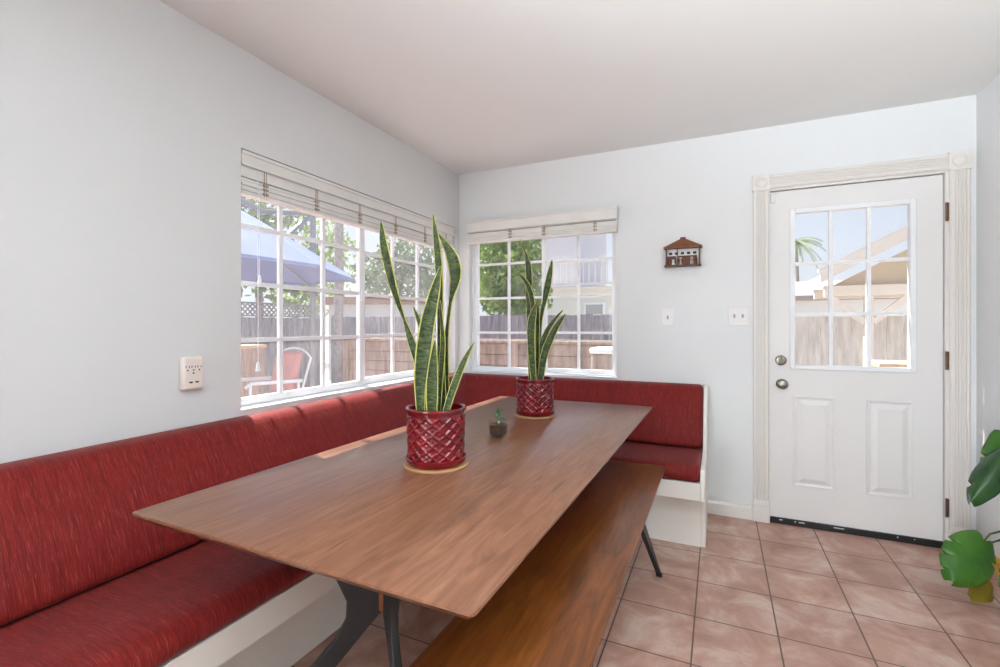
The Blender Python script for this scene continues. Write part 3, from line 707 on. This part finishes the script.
for px, zz, mt in ((hx0+0.048, 0.040, 'plate'), (hx0+0.092, 0.050, 'plate'), (hx0+0.160, 0.050, 'plate'), (hx0+0.178, 0.040, 'brown_wood'), (hx0+0.024, 0.036, 'brown_wood')):
    b = nb(); lathe(b, [(0.001,0),(0.011,0),(0.010,zz*0.35),(0.006,zz*0.55),(0.005,zz*0.62),(0.009,zz*0.72),(0.010,zz*0.85),(0.006,zz*0.97),(0.001,zz)], (px, YB-0.040, hz0), 14); obj('figurine', b, M[mt], ht, smooth=True)

# ------------------------------------------------------------------ monstera at the right edge
mc = (0.985, 1.90, 0)
mt = thing('monstera_plant', 'monstera plant leaning in at the right edge with a glossy green and a yellowing leaf', 'potted plant', mc)
b = nb(); lathe(b, [(0.001,0),(0.100,0),(0.108,0.006),(0.138,0.235),(0.140,0.245),(0.132,0.246),(0.126,0.20),(0.001,0.20)], mc, 40); po = obj('pot', b, M['ceramic'], mt, smooth=True)
b = nb(); lathe(b, [(0.001,0.201),(0.1255,0.201),(0.127,0.212),(0.06,0.222),(0.001,0.224)], mc, 32); obj('soil', b, M['soil'], mt, smooth=True)
def mon_leaf(base, tip, width, normal, mat, notch=3, droop=0.05, curl=0.12, seed=1):
    rnd = random.Random(seed); base = Vector(base); tip = Vector(tip); ax = tip-base; L = ax.length; ax.normalize()
    n_ = Vector(normal); n_ = (n_-ax*n_.dot(ax)).normalized(); sd_ = ax.cross(n_)
    NS, NW = 48, 10; bm = nb()
    def half(s, sgn):
        w_ = width/2*(math.sin(math.pi*min(1, (s*0.92+0.06)))**0.62)*(1.05-0.35*s)
        k = (s*(notch+1)+(0.15 if sgn > 0 else 0.55)) % 1.0
        return w_, (max(0, 1-abs(k-0.5)/0.10) if 0.22 < s < 0.86 else 0)
    rows = []
    for i in range(NS+1):
        s = i/NS; row = []
        for j in range(-NW, NW+1):
            sg = 1 if j >= 0 else -1; q = abs(j)/NW; w_, nt_ = half(s, sg)
            # lobes sweep towards the tip; at the base they reach back (heart shape)
            y = q*w_*(1-0.42*nt_*max(0, q-0.45)/0.55)
            back = (0.16*L*(1-s)**3*math.sin(q*math.pi*0.5)) - 0.10*L*q*q*s*(1-s)*2
            p = base + ax*(s*L-back) + sd_*(sg*y) + n_*(-droop*s*s*L*2 - curl*width*q*q + 0.012*width*math.sin(s*22+q*3)*q)
            row.append(bm.verts.new(p))
        rows.append(row)
    for i in range(NS):
        for j in range(2*NW): bm.faces.new((rows[i][j], rows[i][j+1], rows[i+1][j+1], rows[i+1][j]))
    o = obj('leaf', bm, mat, mt, smooth=True)
    for p in o.data.polygons: p.use_smooth = True
    m = o.modifiers.new('thickness', 'SOLIDIFY'); m.thickness = 0.0012; m.offset = 0
    return o
DM = 2.06
toC = -F
def P_(u, v, d=DM): return at(u, v, d)
j1 = P_(972, 545, 2.02)
mon_leaf(P_(984, 541, 2.04), P_(958, 580, 1.95), 0.205, toC*0.85+Vector((0,0,0.7)), M['monstera'], 3, 0.06, 0.14, 1)
mon_leaf(P_(974, 571, 2.08), P_(993, 611, 2.04), 0.150, toC*1.0+RT*0.1+Vector((0,0,0.25)), M['monstera_old'], 0, 0.03, 0.08, 2)
mon_leaf(P_(1006, 450, 2.00), P_(970, 497, 1.96), 0.125, toC*0.45+RT*-0.6+Vector((0,0,0.5)), M['monstera_dark'], 1, 0.07, 0.30, 3)
mon_leaf(P_(1009, 440, 2.08), P_(1001, 489, 2.02), 0.165, toC*0.9+RT*0.2+Vector((0,0,0.3)), M['monstera'], 2, 0.05, 0.22, 4)
mon_leaf(P_(1020, 556, 2.00), P_(1008, 590, 1.95), 0.10, toC*0.7+RT*0.3+Vector((0,0,0.5)), M['monstera'], 1, 0.05, 0.12, 5)
def stem(pts, r0=0.006, r1=0.0035):
    n = len(pts); tube_pts = [Vector(p) for p in pts]; b = nb(); tube(b, tube_pts, [r0+(r1-r0)*i/(n-1) for i in range(n)], 8); obj('stem', b, M['stem'], mt, smooth=True)
S0 = Vector((mc[0], mc[1], 0.21))
for e, up, ex in ((P_(984,541,2.04), 0.40, (1002,531)), (P_(974,571,2.08), 0.32, (1000,540)), (P_(1006,450,2.00), 0.55, None), (P_(1009,440,2.08), 0.5, None), (P_(1020,556,2.0), 0.2, None)):
    k = Vector((random.uniform(-0.02,0.02), random.uniform(-0.02,0.02), 0))
    mid = S0+k+Vector((-0.02, 0, up*0.6)); pts = [S0+k, mid]
    if ex: pts += [P_(1030, ex[1]+2, 2.05), P_(ex[0], ex[1], 2.05), P_(990, ex[1]+3, 2.05)]
    else: pts += [(mid+e)/2+Vector((0,0,0.05))]
    stem(pts+[e])

# ------------------------------------------------------------------ outdoors
GZ = -0.30
struct(obj('ground', box(nb(), -60, 60, -20, 90, GZ-0.3, GZ), M['ground']), 'pale yard ground outside', 'ground')
struct(obj('patio', box(nb(), -8.0, XL-T-0.001, -1.0, 7.9, GZ-0.01, -0.10), M['pavers']), 'pinkish patio outside the wide window', 'patio')
def board_fence(label, a, bpt, z0, ztop, mat, board=0.14, post_every=2.4, rails=True):
    a = Vector(a); bpt = Vector(bpt); d = bpt-a; L = d.length; d.normalize(); s = Vector((-d.y, d.x, 0))
    t = thing('board_fence', label, 'fence', (a.x, a.y, z0))
    def bx(bm, s0, s1, t0, t1, q0, q1):
        r = [[a+d*x+s*y+Vector((0,0,q)) for x, y in ((s0,t0),(s1,t0),(s1,t1),(s0,t1))] for q in (q0, q1)]; loft(bm, r)
    b = nb(); n = int(L/board)
    for i in range(n):
        x = i*board; o = random.uniform(-0.004, 0.004); bx(b, x+0.004, x+board-0.004, o, 0.02+o, z0+0.03, ztop-random.uniform(0, 0.025))
    obj('boards', b, mat, t)
    b = nb(); bx(b, 0, L, 0.026, 0.07, z0+0.4, z0+0.49); bx(b, 0, L, 0.026, 0.07, ztop-0.25, ztop-0.16); obj('rails', b, mat, t)
    for i in range(int(L/post_every)+1):
        b = nb(); x = min(i*post_every, L-0.05); bx(b, x-0.045, x+0.045, 0.072, 0.16, z0, ztop+0.04); obj('post', b, mat, t)
    return t
fa = board_fence('long grey weathered fence with lattice top, outside the wide left window', (-8.1, 2.5, 0), (-8.1, 8.0, 0), GZ, 1.39, M['fence'])
lt = nb()
y = 2.5
def strip(bm, y0, z0, y1, z1, x, wd=0.016):
    d = Vector((0, y1-y0, z1-z0)); L = d.length; d.normalize(); n_ = Vector((0, -d.z, d.y))*wd; p0 = Vector((x, y0, z0)); p1 = Vector((x, y1, z1)); e = Vector((0.008, 0, 0))
    loft(bm, [[p0-n_, p0+n_, p0+n_+e, p0-n_+e], [p1-n_, p1+n_, p1+n_+e, p1-n_+e]])
zl0, zl1 = 1.42, 1.63
while y < 7.75:
    strip(lt, y, zl0, y+(zl1-zl0), zl1, -8.09); strip(lt, y+(zl1-zl0), zl0, y, zl1, -8.08); y += 0.105
box(lt, -8.10, -8.06, 2.5, 7.95, 1.39, 1.42); box(lt, -8.10, -8.06, 2.5, 7.95, 1.63, 1.665)
obj('lattice', lt, M['fence'], fa)
board_fence('tall grey board fence across the yard behind the house corner', (-8.0, 8.1, 0), (-0.6, 8.1, 0), GZ, 1.42, M['fence'])
board_fence('pale weathered fence seen through the door panes', (0.0, 8.1, 0), (6.0, 8.1, 0), GZ, 1.36, M['fence_light'], 0.19)

# patio umbrella
V1 = Vector((-3.74, 3.60)); V2 = Vector((-4.33, 4.82)); edge = V2-V1; mid = (V1+V2)/2
nrm2 = Vector((edge.y, -edge.x)).normalized(); apo = edge.length/2/math.tan(R(22.5)); uc = mid - nrm2*apo; UR = (V1-uc).length
ang0 = math.atan2(V1.y-uc.y, V1.x-uc.x)
um = thing('patio_umbrella', 'large blue cantilever patio umbrella outside the wide left window', 'umbrella', (uc.x, uc.y, -0.10))
RZ, PZ = 1.87, 2.80
cn = nb(); top = None
ringf = lambda r, z, sag=0: [Vector((uc.x+r*math.cos(ang0+R(45)*k), uc.y+r*math.sin(ang0+R(45)*k), z)) for k in range(8)]
tdir = (V2-uc).normalized()
def fine_ring(r, z, sag):
    out = []; c = ringf(r, z)
    for p in c: p.z -= 0.07*((p.x-uc.x)*tdir.x+(p.y-uc.y)*tdir.y)/UR - 0.02
    for k in range(8):
        for j in range(6):
            q = j/6; p = c[k].lerp(c[(k+1) % 8], q); p.z -= sag*math.sin(q*math.pi); ctr = Vector((uc.x, uc.y, p.z)); p = p.lerp(ctr, 0.05*math.sin(q*math.pi)*(r/UR)); out.append(p)
    return out
rings = [fine_ring(UR*s, PZ-(PZ-RZ)*(s**1.12), -0.02*s) for s in (0.06, 0.2, 0.4, 0.6, 0.8, 1.0)]
loft(cn, rings, cap=False)
co = obj('canopy', cn, M['canvas_blue'], um); m = co.modifiers.new('thickness', 'SOLIDIFY'); m.thickness = 0.004
vl = nb(); r0 = fine_ring(UR, RZ, -0.02); r1 = [p+Vector((0, 0, -0.035)) for p in fine_ring(UR*0.995, RZ, -0.02)]
loft(vl, [r0, r1], cap=False); vo = obj('hem', vl, M['canvas_blue'], um); m = vo.modifiers.new('thickness', 'SOLIDIFY'); m.thickness = 0.004
for k in range(8):
    b = nb(); p = ringf(UR*0.98, RZ-0.012)[k]; p.z -= 0.07*((p.x-uc.x)*tdir.x+(p.y-uc.y)*tdir.y)/UR - 0.02; tube(b, [(uc.x, uc.y, PZ-0.09), p], 0.012, 8); obj('rib', b, M['grey_metal'], um)
b = nb(); tube(b, [(uc.x, uc.y, PZ-0.25), (uc.x, uc.y, PZ+0.15)], 0.03, 12); obj('hub', b, M['grey_metal'], um)
armT = at(313, 214, 7.2)
pole_xy = (armT.x-0.2, armT.y+0.2)
b = nb(); tube(b, [(uc.x, uc.y, PZ+0.12), (uc.x*0.5+armT.x*0.5, uc.y*0.5+armT.y*0.5, 2.75), armT], 0.035, 10); tube(b, [at(287, 236, 6.6), armT], 0.03, 10); obj('arm', b, M['grey_metal'], um)
b = nb(); tube(b, [(armT.x, armT.y, -0.10), (armT.x, armT.y, armT.z+0.1)], 0.045, 12); obj('pole', b, M['grey_metal'], um)
b = nb(); box(b, armT.x-0.4, armT.x+0.4, armT.y-0.4, armT.y+0.4, -0.10, -0.02); obj('base', b, M['grey_metal'], um, bevel=0.02)

# patio chair
def patio_chair(pos, face, label):
    t = thing('patio_chair', label, 'chair', (pos[0], pos[1], -0.10))
    d = Vector((face[0], face[1], 0)).normalized(); s = Vector((-d.y, d.x, 0)); o = Vector((pos[0], pos[1], -0.10))
    W = lambda a, b_, z: o + d*a + s*b_ + Vector((0, 0, z))
    def slabq(a0, a1, b0, b1, z0, z1, lean=0):
        return loft(nb(), [[W(a0,b0,z0), W(a1,b0,z0), W(a1,b1,z0), W(a0,b1,z0)], [W(a0-lean,b0,z1), W(a1-lean,b0,z1), W(a1-lean,b1,z1), W(a0-lean,b1,z1)]])
    obj('seat_cushion', slabq(-0.20, 0.28, -0.24, 0.24, 0.38, 0.48), M['pink_cushion'], t, bevel=0.03, seg=3)
    obj('back_cushion', slabq(-0.24, -0.14, -0.24, 0.24, 0.47, 1.00, 0.12), M['pink_cushion'], t, bevel=0.045, seg=3)
    bk = nb(); arc = [W(-0.26,-0.25,0.36)] + [W(-0.28-0.13*k/8-0.02, 0.235*math.cos(math.pi*(1-k/8)) if 0 < k < 8 else (-0.25 if k == 0 else 0.25), 0.92+0.12*math.sin(math.pi*k/8)) for k in range(9)] + [W(-0.26,0.25,0.36)]
    tube(bk, arc, 0.014, 8); obj('back_frame', bk, M['white_metal'], t, smooth=True)
    for sg in (-1, 1):
        b = nb(); tube(b, [W(-0.30, 0.27*sg, 0.66), W(0.30, 0.29*sg, 0.68), W(0.36, 0.29*sg, 0.64)], 0.022, 8); obj('armrest', b, M['white_metal'], t, smooth=True)
        b = nb(); tube(b, [W(0.30, 0.28*sg, 0.67), W(0.31, 0.27*sg, 0.0)], 0.015, 8); obj('leg', b, M['white_metal'], t, smooth=True)
        b = nb(); tube(b, [W(-0.26, 0.26*sg, 0.66), W(-0.32, 0.26*sg, 0.0)], 0.015, 8); obj('leg', b, M['white_metal'], t, smooth=True)
    b = nb(); tube(b, [W(0.29,-0.26,0.37), W(0.29,0.26,0.37), W(-0.25,0.26,0.37), W(-0.25,-0.26,0.37), W(0.29,-0.26,0.37)], 0.013, 8); obj('seat_frame', b, M['white_metal'], t, smooth=True)
pc_ = at(265, 326, 5.5)
patio_chair((pc_.x, pc_.y), (-0.20, -0.98), 'white metal patio chair with salmon pink cushions outside the wide left window')
# low wooden box behind it
q = at(246, 326, 7.4)
bx_ = thing('garden_storage_box', 'brown wooden storage box by the fence behind the pink patio chair', 'storage box', (q.x, q.y, -0.10))
b = nb(); box(b, q.x-0.19, q.x+0.19, q.y-0.19, q.y+0.19, -0.10, 0.86); obj('box_body', b, M['planter'], bx_); obj('lid', box(nb(), q.x-0.21, q.x+0.21, q.y-0.21, q.y+0.21, 0.86, 0.91), M['tan_wood'], bx_, bevel=0.01)

# raised planter outside the back window
pl = thing('raised_planter', 'long raised planter of reddish brown boards outside the back window', 'planter', (-2.6, 5.7, GZ))
b = nb()
for k in range(9):
    z = GZ+0.02+k*0.140; box(b, -5.2, -0.85, 5.55+0.003*(k % 2), 5.60, z, z+0.132)
    box(b, -5.2, -0.85, 6.00, 6.05, z, z+0.132); box(b, -5.2, -5.15, 5.60, 6.00, z, z+0.132); box(b, -0.90, -0.85, 5.60, 6.00, z, z+0.132)
obj('boards', b, M['planter'], pl)
b = nb(); box(b, -5.24, -0.81, 5.50, 5.62, 0.985, 1.022); box(b, -5.24, -0.81, 5.98, 6.10, 0.985, 1.022); obj('cap_rail', b, M['planter'], pl, bevel=0.004)
obj('soil', box(nb(), -5.14, -0.91, 5.61, 5.99, 0.80, 0.92), M['soil'], pl)
for px in (-5.2, -3.8, -2.4, -0.95):
    obj('post', box(nb(), px, px+0.09, 5.505, 5.549, GZ, 0.984), M['planter'], pl)
q = at(604, 352, 4.9)
tw = thing('yard_cooler', 'brown chest with a white lid on a low stand outside the back window at right', 'chest', (q.x, q.y, GZ))
obj('chest_body', box(nb(), q.x-0.10, q.x+0.16, q.y-0.18, q.y+0.18, 0.62, 0.92), M['planter'], tw, bevel=0.03, seg=3)
obj('chest_lid', box(nb(), q.x-0.11, q.x+0.17, q.y-0.19, q.y+0.19, 0.925, 0.985), M['stucco_white'], tw, bevel=0.02, seg=3)
b = nb()
for ax_ in (-0.07, 0.13):
    for ay_ in (-0.15, 0.15): box(b, q.x+ax_-0.025, q.x+ax_+0.025, q.y+ay_-0.025, q.y+ay_+0.025, GZ, 0.62)
obj('stand', b, M['grey_metal'], tw)

# trees
def tree(label, x, y, zc, blobs, mat, n, leaf=0.11, trunk_r=0.12, group=None):
    t = thing('leafy_tree', label, 'tree', (x, y, GZ), group)
    b = nb(); rnd = random.Random(int(abs(x*100)+abs(y*10)))
    tot = sum(r**2 for *_, r in blobs)
    for (bx0, by0, bz0, r) in blobs:
        for k in range(int(n*r*r/tot)):
            while True:
                v = Vector((rnd.uniform(-1,1), rnd.uniform(-1,1), rnd.uniform(-1,1)))
                if 0.15 < v.length < 1: break
            c = Vector((x+bx0, y+by0, zc+bz0)) + v*r
            a = Vector((rnd.gauss(0,1), rnd.gauss(0,1), rnd.gauss(0,0.7))).normalized(); u_ = a.orthogonal().normalized(); u_ = (Matrix.Rotation(rnd.uniform(0, 6.28), 3, a) @ u_); w_ = a.cross(u_)
            s = leaf*rnd.uniform(0.6, 1.3)
            vs = [b.verts.new(c+p) for p in (-u_*s, -w_*s*0.45, u_*s, w_*s*0.45)]; b.faces.new(vs)
    obj('foliage', b, mat, t, normals=False)
    b = nb(); tube(b, [(x, y, GZ), (x+0.05, y, GZ+(zc-GZ)*0.5), (x, y+0.03, zc)], [trunk_r, trunk_r*0.8, trunk_r*0.5], 10)
    for (bx0, by0, bz0, r) in blobs[1:]: tube(b, [(x, y, zc-0.6*r-0.2), (x+bx0*0.6, y+by0*0.6, zc+bz0*0.5), (x+bx0, y+by0, zc+bz0)], [trunk_r*0.5, trunk_r*0.35, trunk_r*0.12], 7)
    obj('trunk', b, M['bark'], t, smooth=True)
q = at(258, 215, 12.5); tree('grey green tree beyond the lattice fence, behind the blue umbrella', q.x, q.y, 3.4, [(0,0,0,1.5),(-1.1,0.3,0.9,1.0),(1.1,0.2,-0.9,0.9),(0.2,0,1.3,1.1)], M['foliage_grey'], 1500, 0.13)
q = at(316, 268, 19.0); tree('yellow green bushy tree beyond the fence corner', q.x, q.y, 2.9, [(0,0,0,1.4),(-1.1,0.1,-0.4,1.1),(0.9,0.2,1.0,1.2),(0.1,0,2.2,1.2)], M['foliage_bright'], 1500, 0.13)
q = at(400, 250, 18.0); tree('hazy green tree seen through the far half of the wide window', q.x, q.y, 2.9, [(0,0,0,1.3),(-1.0,-0.2,0.3,0.9),(1.0,0.6,0.2,1.1),(0.2,0.1,1.2,1.1)], M['foliage_grey'], 2400, 0.13)
q = at(512, 266, 9.4); tree('bright green tree filling the left half of the back window', q.x, q.y, 2.3, [(0,0,0,0.62),(-0.35,0,0.3,0.5),(0.25,0,0.25,0.42),(-0.1,0,-0.55,0.55),(0.1,0.1,0.7,0.45),(-0.5,0.1,-0.3,0.5),(0.3,0.1,-0.5,0.5),(-0.5,0,0.7,0.4)], M['foliage_bright'], 4200, 0.075, 0.07)
q = at(338, 260, 10.0)
b = nb(); tube(b, [(q.x, q.y, GZ), (q.x+0.03, q.y, 2.5), (q.x, q.y, 7.5)], [0.10, 0.095, 0.085], 14)
tag(obj('utility_pole', b, M['bark'], smooth=True, origin=(q.x, q.y, GZ)), 'tall grey utility pole beyond the fence', 'pole')

# neighbouring garage beyond the fence (wide window, far half)
gq = at(385, 310, 13.0)
gr = thing('neighbour_garage', 'low pale garage with a red brown fascia beyond the fence', 'building', (gq.x, gq.y, GZ))
d_ = RT
def obox(bm, c, hw, hd_, z0, z1):
    r = [[Vector((c.x, c.y, z))+RT*a*hw+F*b_*hd_ for a, b_ in ((-1,-1),(1,-1),(1,1),(-1,1))] for z in (z0, z1)]; loft(bm, r)
b = nb(); obox(b, gq+F*1.5, 1.55, 1.5, GZ, 1.80); obj('wall', b, M['stucco_grey'], gr)
b = nb(); obox(b, gq+F*1.5, 1.75, 1.7, 1.80, 2.00); obj('roof', b, M['red_fascia'], gr)

# house behind (back window, right half)
hs = thing('balcony_house', 'pale two-storey house with a railed balcony beyond the back fence', 'building', (-3.5, 13.0, GZ))
obj('wall', box(nb(), -6.2, -1.2, 13.0, 19.0, GZ, 2.22), M['stucco'], hs)
obj('upper_wall', box(nb(), -6.2, -4.1, 14.6, 19.0, 2.30, 5.4), M['stucco_grey'], hs)
obj('balcony_floor', box(nb(), -6.3, -1.1, 12.9, 19.0, 2.22, 2.30), M['cover_paint'], hs)
b = nb(); box(b, -6.2, -1.2, 13.0, 13.05, 3.02, 3.10); box(b, -6.2, -1.2, 13.0, 13.05, 2.36, 2.42)
x = -6.2
while x < -1.2: box(b, x, x+0.035, 13.01, 13.04, 2.42, 3.02); x += 0.17
obj('railing', b, M['cover_paint'], hs)
for (x0, x1, z0, z1, yy) in ((-3.37, -2.90, 1.53, 1.80, 13.0), (-5.5, -4.9, 1.3, 1.9, 13.0)):
    wv = obj('window', box(nb(), x0-0.06, x1+0.06, yy-0.03, yy-0.001, z0-0.06, z1+0.06), M['stucco_white'], hs); obj('pane', box(nb(), x0, x1, yy-0.04, yy-0.03, z0, z1), M['window_dark'], wv)

# low house through the door
h2 = thing('low_white_house', 'low white house with a pinkish roof beyond the fence, seen through the door', 'building', (2.4, 15.0, GZ))
obj('wall', box(nb(), 0.3, 5.6, 15.2, 21.0, GZ, 1.90), M['stucco_white'], h2)
b = nb(); loft(b, [[(0.0,14.8,1.90),(5.9,14.8,1.90),(5.9,21.2,1.90),(0.0,21.2,1.90)], [(0.0,14.8,2.02),(5.9,14.8,2.02),(5.9,21.2,2.02),(0.0,21.2,2.02)], [(0.9,17.6,2.62),(5.0,17.6,2.62),(5.0,18.4,2.62),(0.9,18.4,2.62)]]); obj('roof', b, M['roof'], h2)

# patio cover through the door: gable end, beam, post, braces
cv = thing('patio_cover', 'white gabled patio cover on a post in the yard behind the door', 'patio cover', (1.70, 7.2, GZ))
YG = 7.2; S_ = 0.55
def rake(x0, z0, x1, th, y0, y1): 
    dz = (x1-x0)*S_; return loft(nb(), [[(x0, yy, z0), (x1, yy, z0+dz), (x1, yy, z0+dz+th), (x0, yy, z0+th)] for yy in (y0, y1)])
obj('roof_slope', rake(1.13, 1.79, 2.60, 0.035, YG-0.45, YG+0.8), M['cover_under'], cv)
obj('roof_slope', loft(nb(), [[(2.60, yy, 1.79+1.47*S_), (4.07, yy, 1.79), (4.07, yy, 1.825), (2.60, yy, 1.825+1.47*S_)] for yy in (YG-0.45, YG+0.8)]), M['cover_under'], cv)
obj('barge_board', rake(1.10, 1.72, 2.60, 0.13, YG-0.50, YG-0.455), M['cover_paint'], cv)
obj('fascia_strip', rake(1.08, 1.845, 2.60, 0.035, YG-0.53, YG-0.455), M['cover_paint'], cv)
obj('gable_board', loft(nb(), [[(1.32, yy, 1.72), (3.88, yy, 1.72), (2.60, yy, 1.74+1.25*S_)] for yy in (YG+0.05, YG+0.08)]), M['cover_under'], cv)
obj('beam', box(nb(), 1.22, 4.0, YG-0.05, YG+0.05, 1.585, 1.715), M['cover_paint'], cv, bevel=0.006)
obj('beam', box(nb(), 1.22, 4.0, YG+0.66, YG+0.74, 1.585, 1.715), M['cover_paint'], cv, bevel=0.006)
obj('post', box(nb(), 1.635, 1.725, YG-0.045, YG+0.045, GZ, 1.585), M['cover_paint'], cv, bevel=0.006)
obj('post', box(nb(), 3.55, 3.64, YG-0.045, YG+0.045, GZ, 1.585), M['cover_paint'], cv, bevel=0.006)
for sg in (-1, 1):
    b = nb(); p0 = Vector((1.68+sg*0.04, YG, 1.25)); p1 = Vector((1.68+sg*0.42, YG, 1.60)); n_ = Vector((-(p1-p0).z, 0, (p1-p0).x)).normalized()*0.035
    loft(b, [[p0-n_+Vector((0,e,0)), p1-n_+Vector((0,e,0)), p1+n_+Vector((0,e,0)), p0+n_+Vector((0,e,0))] for e in (-0.035, 0.035)]); obj('brace', b, M['cover_paint'], cv)
# potting table by the door
q = at(894, 362, 4.3)
pt_ = thing('potting_table', 'sunlit wooden table top in the yard, low in the door panes', 'table', (q.x, q.y, GZ))
tz = q.z
obj('table_top', box(nb(), q.x-0.17, q.x+0.45, q.y-0.25, q.y+0.28, tz-0.04, tz), M['tan_wood'], pt_, bevel=0.005)
for ax_ in (-0.13, 0.41):
    for ay_ in (-0.20, 0.23): obj('leg', box(nb(), q.x+ax_-0.03, q.x+ax_+0.03, q.y+ay_-0.03, q.y+ay_+0.03, GZ, tz-0.04), M['tan_wood'], pt_)

# palm far away
q = at(796, 243, 30)
pm = thing('palm_tree', 'distant palm tree in the upper left pane of the door', 'tree', (q.x, q.y, GZ))
b = nb(); tube(b, [(q.x+0.2, q.y, GZ), (q.x+0.1, q.y, q.z*0.5), (q.x, q.y, q.z)], [0.16, 0.12, 0.09], 10); obj('trunk', b, M['bark'], pm, smooth=True)
for k in range(22):
    a = k*2.399; el = random.uniform(-0.3, 1.1); L = random.uniform(1.2, 1.8)
    b = nb(); prev = Vector((q.x, q.y, q.z)); pts = []
    for i in range(9):
        s = i/8; pts.append(Vector((q.x+math.cos(a)*L*s*math.cos(el*(1-s*0.5)), q.y+math.sin(a)*L*s*math.cos(el*(1-s*0.5)), q.z+L*(math.sin(el)*s-0.75*s*s))))
    tube(b, pts, 0.02, 5); up = Vector((0,0,1))
    for i in range(1, 9):
        t_ = (pts[i]-pts[i-1]).normalized(); sd2 = t_.cross(up).normalized()
        for j in range(3):
            p = pts[i-1].lerp(pts[i], j/3)
            for sg in (-1, 1):
                e = p+sd2*sg*0.34*(1-0.5*i/8)+t_*0.20-up*0.14
                vs = [b.verts.new(x) for x in (p-t_*0.022, p+t_*0.022, e)]; b.faces.new(vs)
    obj('frond', b, M['palm'], pm, normals=False)
